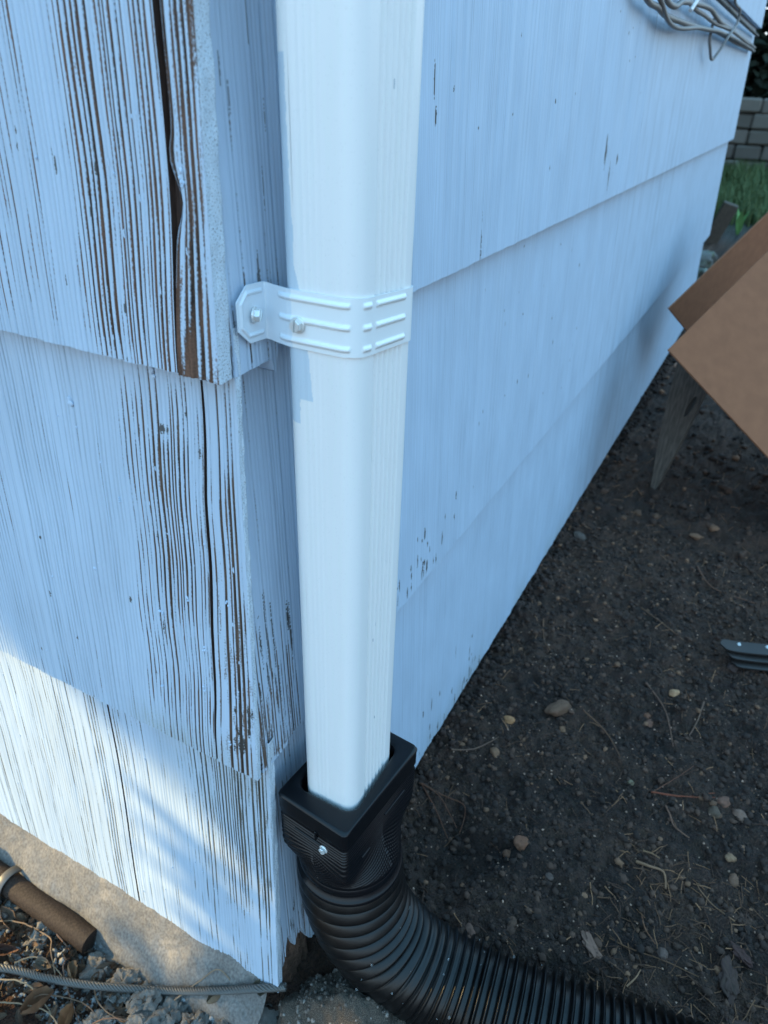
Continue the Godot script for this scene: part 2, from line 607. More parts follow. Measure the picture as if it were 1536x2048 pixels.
func ground_y(x: float, z: float) -> float:
	var left := smoothstep(0.03, -0.05, x)
	var y := lerpf(-0.738, -0.795, left)
	y -= 0.045 * exp(-(pow((x - 0.27) / 0.11, 2) + pow((z - 0.07) / 0.08, 2)))
	y -= 0.035 * exp(-(pow((x - 0.05) / 0.055, 2) + pow((z - 0.0) / 0.05, 2)))
	y += smoothstep(0.07, 0.0, z) * smoothstep(0.12, 0.3, x) * (0.016 * noise.get_noise_2d(x * 420.0, 7.0) + 0.006 * noise.get_noise_2d(x * 1700.0, z * 900.0 + 7.0))
	if absf(x) < 14.0 and absf(z) < 8.0:
		y += 0.016 * noise.get_noise_2d(x * 260.0, z * 260.0) + 0.011 * noise.get_noise_2d(x * 1100.0 + 50.0, z * 1100.0)
		if x < 2.6 and x > -0.5 and z < 1.2:
			y += 0.0058 * noise.get_noise_2d(x * 3300.0, z * 3600.0 + 90.0)
	return y

func spread(a: float, b: float, step: float) -> PackedFloat32Array:
	var lo := PackedFloat32Array()
	var d := step
	var t := a
	while t > -300.0:
		d *= 1.22
		t -= d
		lo.append(t)
	lo.reverse()
	t = a
	while t < b:
		lo.append(t)
		t += step
	d = step
	while t < 300.0:
		lo.append(t)
		d *= 1.02 if t < 3.2 else 1.16
		t += d
	return lo

func _ground() -> void:
	var xs := spread(-0.24, 1.05, 0.0042)
	var zs := spread(-0.56, 0.60, 0.0042)
	var nu := zs.size()
	var nv := xs.size()
	var b := MB.new()
	var p := PackedVector3Array()
	p.resize(nu * nv)
	for j in nv:
		for i in nu:
			p[j * nu + i] = Vector3(xs[j], ground_y(xs[j], zs[i]), zs[i])
	var colf := func(i: int, j: int) -> Color:
		var q := p[j * nu + i]
		var t := 0.5 + 0.5 * noise.get_noise_2d(q.x * 330.0 + 11.0, q.z * 330.0)
		var c := Color(0.019, 0.0175, 0.0165).lerp(Color(0.080, 0.070, 0.060), clampf(t * 1.5 - 0.35, 0, 1))
		var dry := smoothstep(0.35, 1.2, q.x) * 0.75 + smoothstep(0.25, 0.6, q.z) * 0.2
		var patch := clampf(0.55 + 1.1 * noise.get_noise_2d(q.x * 120.0 + 31.0, q.z * 120.0), 0.0, 1.0)
		c = c.lerp(Color(0.115, 0.100, 0.088), clampf(dry * (0.35 + t * 0.6) * (0.35 + patch), 0, 0.9))
		if q.x < 0.02:
			c = c.lerp(Color(0.07, 0.055, 0.045), smoothstep(0.02, -0.04, q.x) * 0.8)
		if q.x > 5.6 or absf(q.z) > 3.5:
			c = c.lerp(Color(0.045, 0.06, 0.028), clampf(maxf(smoothstep(5.6, 6.6, q.x), smoothstep(3.5, 4.5, absf(q.z))), 0, 1))
		return warm(c) if q.x < 5.6 else c
	b.add_points(nu, nv, p, true, false, null, colf)
	var o := part(self, "ground", b.mesh(M.soil))
	o.set_meta("kind", "structure")

	# crumbs of earth, grit and pale perlite lying on it
	var rock := MB.new()
	rock.lump(Transform3D(Basis.IDENTITY, Vector3.ZERO), noise, 1.1, 4.0, 7, 5, 1.6)
	var rm := rock.mesh(M.crumb)
	var xf := []
	var cols := []
	for k in 34000:
		var near := rng.randf()
		var x := rng.randf_range(0.12, 1.25) if near < 0.72 else rng.randf_range(1.2, 4.5)
		var z := rng.randf_range(-0.004, 0.62) if near < 0.72 else rng.randf_range(-0.02, 0.9)
		var size := 0.0008 + 0.0046 * pow(rng.randf(), 6.0)
		if near >= 0.72:
			size *= 2.1
		var t := rng.randf()
		var c := Color(0.018, 0.016, 0.015).lerp(Color(0.080, 0.068, 0.058), pow(rng.randf(), 2.2))
		if t < 0.045:
			c = Color(0.42, 0.42, 0.40) * rng.randf_range(0.4, 1.0)
			size = rng.randf_range(0.0006, 0.0016) * (1.0 if near < 0.72 else 1.8)
		elif t < 0.10:
			c = Color(0.17, 0.14, 0.105) * rng.randf_range(0.5, 1.1)
		var bs := Basis.from_euler(Vector3(rng.randf() * TAU, rng.randf() * TAU, rng.randf() * TAU)).scaled(Vector3(1, rng.randf_range(0.6, 0.9), rng.randf_range(0.7, 1.2)) * size)
		xf.append(Transform3D(bs, Vector3(x, ground_y(x, z) + size * 0.25, z)))
		cols.append(warm(c))
	for k in 9000:   # out of the picture, to the right
		var x := rng.randf_range(0.1, 3.2)
		var z := rng.randf_range(0.58, 1.9)
		var size := 0.0016 + 0.007 * pow(rng.randf(), 4.0)
		xf.append(Transform3D(Basis.from_euler(Vector3(rng.randf() * TAU, rng.randf() * TAU, 0)).scaled(Vector3.ONE * size), Vector3(x, ground_y(x, z) + size * 0.3, z)))
		cols.append(warm(Color(0.03, 0.026, 0.022).lerp(Color(0.09, 0.075, 0.062), pow(rng.randf(), 2.0))))
	for k in 1500:   # along the foot of the front wall and by the pipe
		var x := rng.randf_range(0.16, 2.6)
		var z := rng.randf_range(-0.03, 0.03)
		var size := rng.randf_range(0.002, 0.006)
		xf.append(Transform3D(Basis.from_euler(Vector3(rng.randf() * TAU, rng.randf() * TAU, 0)).scaled(Vector3.ONE * size), Vector3(x, ground_y(x, z) + size * 0.3, z)))
		cols.append(warm(Color(0.024, 0.021, 0.020)) * rng.randf_range(0.6, 1.7))
	scatter(self, "soil_crumbs", rm, xf, cols)

# ---------------------------------------------------------------- the house
func _house() -> void:
	var house := thing("house", "pale blue house clad in weathered striated shingles, paint worn to brown wood at the corner", "house")
	var side := Node3D.new()
	side.name = "side_wall"
	house.add_child(side)
	side.set_meta("label", "side wall with paint worn off the ridged shingles")
	var front := Node3D.new()
	front.name = "front_wall"
	house.add_child(front)
	front.set_meta("label", "front wall with smooth pale blue paint")
	G_side = striation(1.0, 11, 0.0010, 0.0034, 0.0009, 0.0027)
	G_front = striation(3.3, 13, 0.0018, 0.0042, 0.0006, 0.0013)
	var none := func(_s: float, _y: float) -> float: return 0.0
	var wood := Color(0.118, 0.060, 0.039)
	var wood2 := Color(0.098, 0.062, 0.044)
	var old := Color(0.10, 0.092, 0.075)

	# --- pictures of the paint, one for each course of the side wall
	var wear_a := func(s: float, y: float) -> float:
		var edge := smoothstep(0.112, 0.088, s + 0.012 * noise.get_noise_2d(s * 100.0, y * 300.0))
		var w := 0.80 * edge
		w = lerpf(w, 1.04 + 0.2 * noise.get_noise_2d(s * 1500.0, y * 200.0), smoothstep(0.024, 0.015, s) * smoothstep(0.30, 0.14, y))
		w -= 0.34 * exp(-pow((s - 0.050) / 0.005, 2)) + 0.30 * exp(-pow((s - 0.068) / 0.005, 2))
		w += 0.24 * noise.get_noise_2d(s * 1400.0, y * 130.0) + 0.22 * noise.get_noise_2d(s * 420.0 + 5.0, y * 210.0)
		w -= 0.5 * exp(-(pow((s - 0.021) / 0.0045, 2) + pow((y - 0.086) / 0.03, 2)))
		w = lerpf(w, 0.40 + 0.15 * noise.get_noise_2d(s * 900.0, y * 90.0), smoothstep(0.10, 0.13, s))
		return w - 0.35 * smoothstep(0.02, 0.0, y) * smoothstep(0.03, 0.05, s)
	var wear_b := func(s: float, y: float) -> float:
		var v := (y + 0.36) / 0.36
		var w := 0.80 * smoothstep(0.035, 0.028, s) * smoothstep(1.0, 0.72, v)
		w = maxf(w, 0.72 * smoothstep(0.105, 0.08, s) * smoothstep(0.94, 0.8, v) * smoothstep(0.25, 0.5, v + (s - 0.06) * 2.0) * smoothstep(0.04, 0.05, s))
		w = maxf(w, 0.46 * smoothstep(0.14, 0.10, s))
		w = maxf(w, 0.75 * smoothstep(0.20, 0.05, v) * smoothstep(0.022, 0.008, s))
		w += 0.22 * noise.get_noise_2d(s * 1300.0 + 400.0, y * 130.0) + 0.22 * noise.get_noise_2d(s * 420.0 + 55.0, y * 260.0)
		return maxf(w, 0.26 * smoothstep(0.16, 0.1, v) * smoothstep(0.20, 0.1, s)) - 0.25 * smoothstep(0.85, 1.0, v)
	var wear_c := func(s: float, y: float) -> float:
		var v := (y + 0.72) / 0.36
		var w := 0.50 * smoothstep(0.11, 0.03, s) * smoothstep(0.25, 0.55, v)
		w += 0.30 + 0.22 * noise.get_noise_2d(s * 1300.0 + 800.0, y * 120.0)
		return w
	var green_b := func(s: float, y: float) -> float:
		return 0.85 * smoothstep(-0.315, -0.36, y) * smoothstep(0.16, 0.10, s) + 0.25 * maxf(0.0, noise.get_noise_2d(s * 300.0, y * 60.0 + 30.0))
	var green_c := func(s: float, y: float) -> float:
		return 0.75 * smoothstep(0.16, 0.02, s) * smoothstep(-0.62, -0.40, y) + 0.35 * maxf(0.0, noise.get_noise_2d(s * 400.0 + 70.0, y * 50.0))
	var chips_a := []
	var chips_b := [[0.085, -0.23, 0.002, 0.006, 1.0], [0.07, -0.05, 0.004, 0.003, 0.8], [0.10, -0.285, 0.0012, 0.004, 0.9]]
	for k in 12:
		chips_a.append([rng.randf_range(0.06, 0.17), rng.randf_range(0.0, 0.16), 0.0007, rng.randf_range(0.001, 0.004), 0.8])
		chips_b.append([rng.randf_range(0.03, 0.3), rng.randf_range(-0.34, -0.02), 0.0008, rng.randf_range(0.001, 0.004), 0.8])
	for k in 16:
		chips_b.append([rng.randf_range(0.0, 0.016), rng.randf_range(-0.335, -0.28), 0.0014, rng.randf_range(0.003, 0.009), 1.0])
	var pa := paint_material(G_side, -0.005, 0.24, -0.01, 0.40, 640, 768, 101, wear_a, chips_a, wood, none, 0.46)
	var pb := paint_material(G_side, -0.005, 0.36, -0.37, 0.03, 860, 768, 202, wear_b, chips_b, wood2, green_b, 0.50)
	var pc := paint_material(G_side, -0.005, 0.55, -0.73, -0.33, 900, 560, 303, wear_c, [], old, green_c, 0.28)

	# --- and of the front wall
	var marks := {0: [], 1: [], 2: []}
	marks[0].append_array([[0.943, 0.072, 0.006, 0.020, 1.0], [0.985, 0.036, 0.004, 0.018, 0.7], [1.031, 0.0576, 0.005, 0.006, 0.8], [0.302, 0.160, 0.0012, 0.012, 0.9], [0.306, 0.135, 0.0012, 0.006, 0.9], [0.25, 0.24, 0.002, 0.006, 0.6], [0.4283, 0.018, 0.0009, 0.022, 1.0], [0.4283, 0.006, 0.0016, 0.010, 1.0]])
	for k in 26:
		marks[0].append([rng.randf_range(0.2, 1.6), rng.randf_range(0.01, 0.34), rng.randf_range(0.0006, 0.0016), rng.randf_range(0.0006, 0.0025), 0.75])
		marks[1].append([rng.randf_range(0.2, 1.0), rng.randf_range(-0.34, -0.01), 0.0008, rng.randf_range(0.0008, 0.003), 0.7])
		marks[1].append([0.26 + 0.17 * pow(rng.randf(), 1.2), -0.355 + 0.07 * pow(rng.randf(), 1.8), rng.randf_range(0.0006, 0.0016), rng.randf_range(0.0015, 0.008), 0.95])
		marks[2].append([rng.randf_range(0.36, 0.62), -0.715 + 0.11 * pow(rng.randf(), 1.8), rng.randf_range(0.0008, 0.0022), rng.randf_range(0.002, 0.012), 0.9])
	for k in 12:   # broken, rotten wood beside the corner
		marks[1].append([rng.randf_range(0.018, 0.07), rng.randf_range(-0.355, -0.20), rng.randf_range(0.0003, 0.0012), rng.randf_range(0.003, 0.030), 0.95])
		marks[2].append([rng.randf_range(0.018, 0.055), rng.randf_range(-0.7, -0.40), 0.0007, rng.randf_range(0.003, 0.012), 0.6])
	for k in 14:
		marks[0].append([rng.randf_range(0.018, 0.075), rng.randf_range(0.0, 0.3), rng.randf_range(0.0002, 0.0005), rng.randf_range(0.003, 0.018), 0.55])
	var wear_f := func(s: float, y: float) -> float:
		var v := fposmod(y + 0.72, 0.36) / 0.36
		var near := 1.0 - smoothstep(0.055, 0.085, s)
		var w := 0.0
		if y < 0.0 and y > -0.36:
			w = 0.80 * near * smoothstep(0.55, 0.18, v)
		elif y <= -0.36:
			w = near * (0.30 + 0.45 * smoothstep(0.35, 0.1, v))
		else:
			w = 0.42 * near * smoothstep(0.5, 0.0, v)
		return w + near * (0.30 * noise.get_noise_2d(s * 900.0, y * 160.0) + 0.1) if near > 0.0 else 0.0
	var grime := func(s: float, y: float) -> float:   # splashed earth along the foot of the wall
		return (0.75 * smoothstep(-0.665, -0.72, y) + 0.12 * smoothstep(-0.5, -0.72, y)) * clampf(0.45 + 1.3 * noise.get_noise_2d(s * 420.0, y * 260.0), 0.0, 1.0)
	var pf := []
	for k in 3:
		pf.append(paint_material(G_front, 0.0, 1.25, -0.36 * k - 0.01, -0.36 * k + 0.40, 1400, 440, 404 + k, wear_f, marks[k], wood2, grime, 0.42))
	var far_paint := paint_material(G_front, 1.2, 3.3, 0.0, 0.4, 700, 200, 450, none, [], wood, none, 0.40)

	# --- side wall
	var e := func(a: float, b: float) -> Callable: return func(k: float) -> float: return lerpf(a, b, k)
	var jag := func(amp: float, ph: float) -> Callable:
		return func(s: float) -> float: return amp * (noise.get_noise_1d(s * 2600.0 + ph) + 0.7 * noise.get_noise_1d(s * 700.0 + ph))
	var ta := [-0.005, 0.24, -0.01, 0.40]
	var tb := [-0.005, 0.36, -0.37, 0.03]
	var tc := [-0.005, 0.55, -0.73, -0.33]
	var tilt := 0.0152
	# upper course: a narrow corner shake, then a wide one; the joint wanders and a lip of paint bulges into it
	var joint_a := func(k: float) -> float:
		var y := k * 0.39
		return 0.0332 - 0.0066 * smoothstep(0.0, 0.12, y)
	var lip_a := func(k: float) -> float:
		var y := k * 0.39
		return joint_a.call(k) - lerpf(0.0014, 0.0058, smoothstep(0.0, 0.14, y))
	var nibble := func(k: float) -> float:
		var y := k * 0.39
		return -0.0050 * exp(-pow((y - 0.098) / 0.011, 2)) + 0.0030 * exp(-pow((y - 0.122) / 0.009, 2))
	shake(side, true, 0.0, e.call(0.0, 0.0), lip_a, jag.call(0.0012, 3.0), tilt, 0.0132, G_side, 0.0013, 0.0006, 60, pa, ta, M.end_grain, "narrow corner shingle with bare brown grooves", nibble)
	shake(side, true, 0.0, joint_a, e.call(0.236, 0.236), jag.call(0.0012, 9.0), tilt, 0.0162, G_side, 0.0013, 0.0007, 26, pa, ta, null, "wide shingle with paint worn to brown stripes")
	var joint_b := func(k: float) -> float: return lerpf(0.0452, 0.0282, clampf(k * 1.08, 0, 1)) + 0.0008 * sin(k * 21.0)
	var joint_b2 := func(k: float) -> float: return joint_b.call(k) - 0.0015 - 0.0013 * sin(k * PI)
	shake(side, true, -COURSE, e.call(0.0, 0.0), joint_b2, jag.call(0.0012, 23.0), tilt, 0.0060, G_side, 0.0012, 0.0006, 40, pb, tb, M.end_grain, "corner shingle with chipped lower end")
	shake(side, true, -COURSE, joint_b, e.call(0.352, 0.352), jag.call(0.0010, 39.0), tilt, 0.0162, G_side, 0.0009, 0.0007, 26, pb, tb)
	var joint_c := func(k: float) -> float: return lerpf(0.2085, 0.1975, clampf(k * 1.4, 0, 1)) + 0.0008 * sin(k * 9.0)
	var joint_c2 := func(k: float) -> float: return joint_c.call(k) - 0.0012
	shake(side, true, -2.0 * COURSE, e.call(0.0, 0.0), joint_c2, jag.call(0.0016, 53.0), tilt, 0.0095, G_side, 0.0005, 0.0007, 26, pc, tc, M.end_grain, "lowest corner shingle, split along its edge")
	shake(side, true, -2.0 * COURSE, joint_c, e.call(0.542, 0.542), jag.call(0.0020, 61.0), tilt, 0.0162, G_side, 0.0005, 0.0008, 22, pc, tc)
	# brown wood showing in the open joints
	for q: Array in [[0.0, 0.012, 0.040], [-COURSE, 0.020, 0.050], [-2.0 * COURSE, 0.192, 0.214]]:
		var strip := MB.new()
		strip.sheet(2, 2, func(i: int, j: int) -> Vector3: return Vector3(0.0055 + tilt * j * 1.08, q[0] + 0.002 + j * 0.385, -lerpf(q[1], q[2], i)), true)
		part(side, "joint_backing", strip.mesh(M.bare_wood))
	# farther along and higher up
	for k in range(-2, 5):
		var s := [0.543, 0.353, 0.237, 0.0, 0.0, 0.0, 0.0][k + 2] as float
		while s < 3.0:
			var wide := minf(rng.randf_range(0.3, 0.55), 3.03 - s)
			shake(side, true, COURSE * k, e.call(s, s), e.call(s + wide - 0.002, s + wide - 0.002), jag.call(0.0012, s * 90.0 + k), tilt, 0.0162, G_side, 0.0008, 0.006, 4, pc, [s - 0.02, s + 0.56, COURSE * k - 0.01, COURSE * k + 0.4], M.end_grain if s == 0.0 else null)
			s += wide

	# --- front wall
	var ft := func(k: int) -> Array: return [0.0, 1.25, -0.36 * k - 0.01, -0.36 * k + 0.40]
	var torn := func(s: float) -> float:
		return 0.0011 * (noise.get_noise_1d(s * 2300.0) + 0.7 * noise.get_noise_1d(s * 500.0)) + (0.014 * smoothstep(0.064, 0.073, s) - 0.010 * exp(-pow((s - 0.0625) / 0.0022, 2)) * smoothstep(0.1, 0.06, s)) * smoothstep(0.5, 0.1, s) * (1.0 - smoothstep(0.09, 0.12, s))
	var broken := func(s: float) -> float:
		return 0.0012 * (noise.get_noise_1d(s * 2300.0 + 80.0) + 0.7 * noise.get_noise_1d(s * 500.0)) + 0.006 * smoothstep(0.045, 0.06, s) * (1.0 - smoothstep(0.085, 0.11, s)) + 0.003 * maxf(0.0, noise.get_noise_1d(s * 5200.0)) * smoothstep(0.12, 0.08, s)
	var rotten := func(s: float) -> float:
		var near := 1.0 - smoothstep(0.05, 0.075, s)
		return 0.0034 * (noise.get_noise_1d(s * 2000.0 + 20.0) + noise.get_noise_1d(s * 600.0)) + near * (0.030 + 0.034 * smoothstep(0.02, 0.036, s) * (1.0 - smoothstep(0.038, 0.046, s)) + 0.030 * smoothstep(0.044, 0.06, s) + 0.010 * noise.get_noise_1d(s * 7000.0) + 0.006 * noise.get_noise_1d(s * 21000.0))
	var c0 := e.call(0.0136, 0.0262)
	var c1 := e.call(0.0118, 0.0245)
	var c2 := e.call(0.0078, 0.0208)
	shake(front, false, 0.0, c0, e.call(1.2, 1.2), torn, 0.018, 0.014, G_front, 0.0013, 0.0011, 16, pf[0], ft.call(0), null, "upper front shingle behind the pipe with torn lower corner")
	shake(front, false, -COURSE, c2, e.call(1.2, 1.2), broken, 0.018, 0.014, G_front, 0.0013, 0.0011, 16, pf[1], ft.call(1), null, "middle front shingle with broken chips beside the corner")
	shake(front, false, -2.0 * COURSE, c1, e.call(1.2, 1.2), rotten, 0.018, 0.014, G_front, 0.0013, 0.0011, 16, pf[2], ft.call(2), null, "lowest front shingle with rotten broken end")
	for k in range(-2, 5):
		var s := 1.2002 if k < 1 else 0.0165
		while s < 3.1:
			var wide := minf(rng.randf_range(0.5, 0.8), 3.133 - s)
			if 3.133 - s - wide < 0.15 or (s > 1.0 and k < 1):
				wide = 3.133 - s
			shake(front, false, COURSE * k, e.call(s, s), e.call(s + wide - 0.0002, s + wide - 0.0002), jag.call(0.0014, s * 80.0 + k * 5.0), 0.018, 0.014, G_front, 0.0005, 0.004, 6, far_paint, [1.2, 3.3, COURSE * k, COURSE * k + 0.4])
			s += wide

	# blobs and runs of thick old paint
	var blob := MB.new()
	for q: Array in [[0.017, 0.112, 0.0021], [0.0165, 0.108, 0.0012], [0.07, -0.012, 0.0036], [0.155, -0.05, 0.004], [0.09, -0.215, 0.0024], [0.052, -0.28, 0.002], [0.028, -0.33, 0.002], [0.06, -0.19, 0.0018], [0.16, -0.2, 0.0017], [0.047, -0.235, 0.002], [0.12, -0.12, 0.0013], [0.10, -0.30, 0.0015], [0.02, -0.18, 0.0014]]:
		for m in 3:
			var s: float = q[0] + rng.randf_range(-0.0015, 0.0015)
			var y: float = q[1] + rng.randf_range(-0.003, 0.003)
			var o := -tilt * fposmod(y + 0.72, 0.36) / COURSE
			blob.lump(Transform3D(Basis.from_scale(Vector3(0.0011, q[2] * rng.randf_range(0.4, 0.9), q[2] * rng.randf_range(0.3, 0.6))), Vector3(-o, y, -s)), noise, 0.5, s * 999.0 + m, 10, 7)
	for m in 60:
		var s := rng.randf_range(0.0, 0.4)
		var y := rng.randf_range(-0.70, 0.15)
		var o := -tilt * fposmod(y + 0.72, 0.36) / COURSE
		var r := rng.randf_range(0.0004, 0.0011)
		blob.lump(Transform3D(Basis.from_scale(Vector3(0.0006, r * 1.5, r)), Vector3(-o, y, -s)), noise, 0.4, m, 8, 5)
	part(side, "paint_blobs", blob.mesh(mat(lin(0.49, 0.60, 0.74), 0.45)), "", "stuff")

	var flakes := MB.new()
	for m in 36:
		var s := rng.randf_range(0.002, 0.10)
		var y := rng.randf_range(-0.34, 0.19)
		if (y < 0.01 and y > -0.02) or (y > 0.0 and absf(s - 0.0285) < 0.0055) or (y < 0.0 and absf(s - 0.037) < 0.011):
			continue
		var o := -tilt * fposmod(y + 0.72, 0.36) / COURSE
		var wf := rng.randf_range(0.0005, 0.0013)
		var lf := rng.randf_range(0.0015, 0.006)
		var cu := rng.randf_range(0.0002, 0.0006)
		flakes.sheet(4, 5, func(i: int, j: int) -> Vector3:
			var u := i / 3.0
			return Vector3(-o - 0.0001 - cu * u * u, y + (j / 4.0 - 0.5) * lf * (1.0 - 0.4 * u), -s - u * wf), true)
	part(side, "paint_flakes", flakes.mesh(mat(lin(0.475, 0.58, 0.705), 0.55)), "", "stuff")

	# rotten sheathing where the lowest corner has broken away
	var rot := MB.new()
	var rf := func(i: int, j: int) -> Vector3:
		var s := lerpf(0.013, 0.072, i / 40.0)
		var y := lerpf(-0.765, -0.62, j / 40.0)
		return Vector3(s, y, -0.0085 + 0.006 * noise.get_noise_2d(s * 2600.0, y * 350.0) + 0.003 * noise.get_noise_2d(s * 6000.0, y * 3000.0))
	rot.sheet(41, 41, rf)
	rot.box(Transform3D(Basis.IDENTITY, Vector3(0.052, -0.68, -0.036)), Vector3(0.05, 0.13, 0.012))
	part(front, "rotten_wood", rot.mesh(M.rot), "dark brown rotten wood at the foot of the corner")

	# core, foundation, roof
	var core := MB.new()
	core.box(Transform3D(Basis.IDENTITY, Vector3(1.575, 0.52, -1.54)), Vector3(3.05, 2.42, 2.95))
	part(house, "wall_core", core.mesh(M.core))
	var fo := MB.new()
	var ff := func(i: int, j: int) -> Vector3:
		var z := lerpf(-0.012, -3.0, pow(i / 420.0, 1.6))
		var t := j / 40.0
		var x := lerpf(-0.052, 0.008, t) + 0.007 * noise.get_noise_2d(z * 300.0, t * 60.0) + 0.0016 * noise.get_noise_2d(z * 2200.0, t * 260.0)
		var y := lerpf(-0.812, -0.706, pow(t, 0.8)) + 0.004 * noise.get_noise_2d(z * 700.0, t * 120.0 + 40.0) + 0.0026 * noise.get_noise_2d(z * 2600.0, t * 300.0) + 0.0014 * noise.get_noise_2d(z * 6000.0, t * 900.0)
		return Vector3(x, y, z)
	fo.sheet(421, 41, ff, false, false, null, func(i: int, j: int) -> Color:
		var q: Vector3 = ff.call(i, j)
		var t := 0.86 + 0.22 * noise.get_noise_2d(q.z * 260.0 + 9.0, q.y * 300.0) + 0.16 * noise.get_noise_2d(q.z * 1100.0, q.y * 900.0)
		var damp := smoothstep(0.5, -0.1, j / 40.0 + 0.3 * noise.get_noise_2d(q.z * 420.0, 4.0))
		return Color(t, t, t).lerp(Color(0.52, 0.52, 0.52), damp * 0.7))
	fo.box(Transform3D(Basis.IDENTITY, Vector3(1.575, -0.85, -1.53)), Vector3(3.06, 0.30, 2.96))
	part(house, "foundation", fo.mesh(M.concrete), "pale sloping concrete at the foot of the side wall")
	for sg: float in [-1.0, 1.0]:
		var roof := MB.new()
		roof.box(Transform3D(Basis(Vector3.RIGHT, sg * 0.45), Vector3(1.56, 2.15, -1.5 + sg * 0.88)), Vector3(3.4, 0.06, 1.98), 0.004)
		part(house, "roof_panel", roof.mesh(M.roofing))
	for x: float in [0.02, 3.1]:
		var gable := MB.new()
		gable.box(Transform3D(Basis.IDENTITY, Vector3(x, 1.98, -1.5)), Vector3(0.03, 0.6, 1.6))
		part(house, "gable_board", gable.mesh(mat(lin(0.45, 0.5, 0.65), 0.6)))

# ---------------------------------------------------------------- downspout
func pipe_outline(grow: float, r: float, ribbed: float) -> PackedVector2Array:   # (x, z), starts at the back left and runs along the left face, the front, the right face and the back
	var x0 := 0.0408 - grow
	var x1 := 0.1200 + grow
	var z0 := 0.0178 - grow
	var z1 := 0.0709 + grow
	var o := PackedVector2Array()
	var rib := func(t: float, from: float, to: float, pitch: float) -> float:
		if t < from or t > to:
			return 0.0
		return ribbed * (0.5 - 0.5 * cos(TAU * (t - from) / pitch)) * -1.0
	for k in 44:
		var t := k / 44.0
		o.append(Vector2(x0 - rib.call(t, 0.08, 0.62, 0.135) * 0.06, lerpf(z0 + r, z1 - r, t)))
	for k in 12:
		var a := PI - PI / 2 * k / 12.0
		o.append(Vector2(x0 + r + cos(a) * r, z1 - r + sin(a) * r))
	for k in 120:
		var t := k / 120.0
		o.append(Vector2(lerpf(x0 + r, x1 - r, t), z1 + rib.call(t, 0.16, 0.88, 0.12)))
	for k in 12:
		var a := PI / 2 - PI / 2 * k / 12.0
		o.append(Vector2(x1 - r + cos(a) * r, z1 - r + sin(a) * r))
	for k in 16:
		o.append(Vector2(x1, lerpf(z1 - r, z0 + r, k / 16.0)))
	for k in 8:
		var a := -PI / 2 * k / 8.0
		o.append(Vector2(x1 - r + cos(a) * r, z0 + r + sin(a) * r))
	for k in 10:
		o.append(Vector2(lerpf(x1 - r, x0 + r, k / 10.0), z0))
	for k in 8:
		var a := -PI / 2 - PI / 2 * k / 8.0
		o.append(Vector2(x0 + r + cos(a) * r, z0 + r + sin(a) * r))
	o.append(o[0])
	return o

func smear_edge(y: float) -> float:   # how far forward (z) the wall colour was brushed over the pipe's left face
	var n := 0.0008 * noise.get_noise_1d(y * 4000.0) + 0.0006 * noise.get_noise_1d(y * 900.0)
	if y > 0.17:
		return 0.0
	if y < -0.034:
		return 0.0
	if y < -0.017:
		return 0.0295 + n * 0.5
	var z := 0.0232
	z = lerpf(z, 0.0250, smoothstep(0.15, 0.07, y))
	z = lerpf(z, 0.0290, smoothstep(0.07, 0.045, y))
	z = lerpf(z, 0.0372, smoothstep(0.045, 0.01, y))
	z = lerpf(z, 0.0392, smoothstep(0.01, -0.016, y))
	return z + n

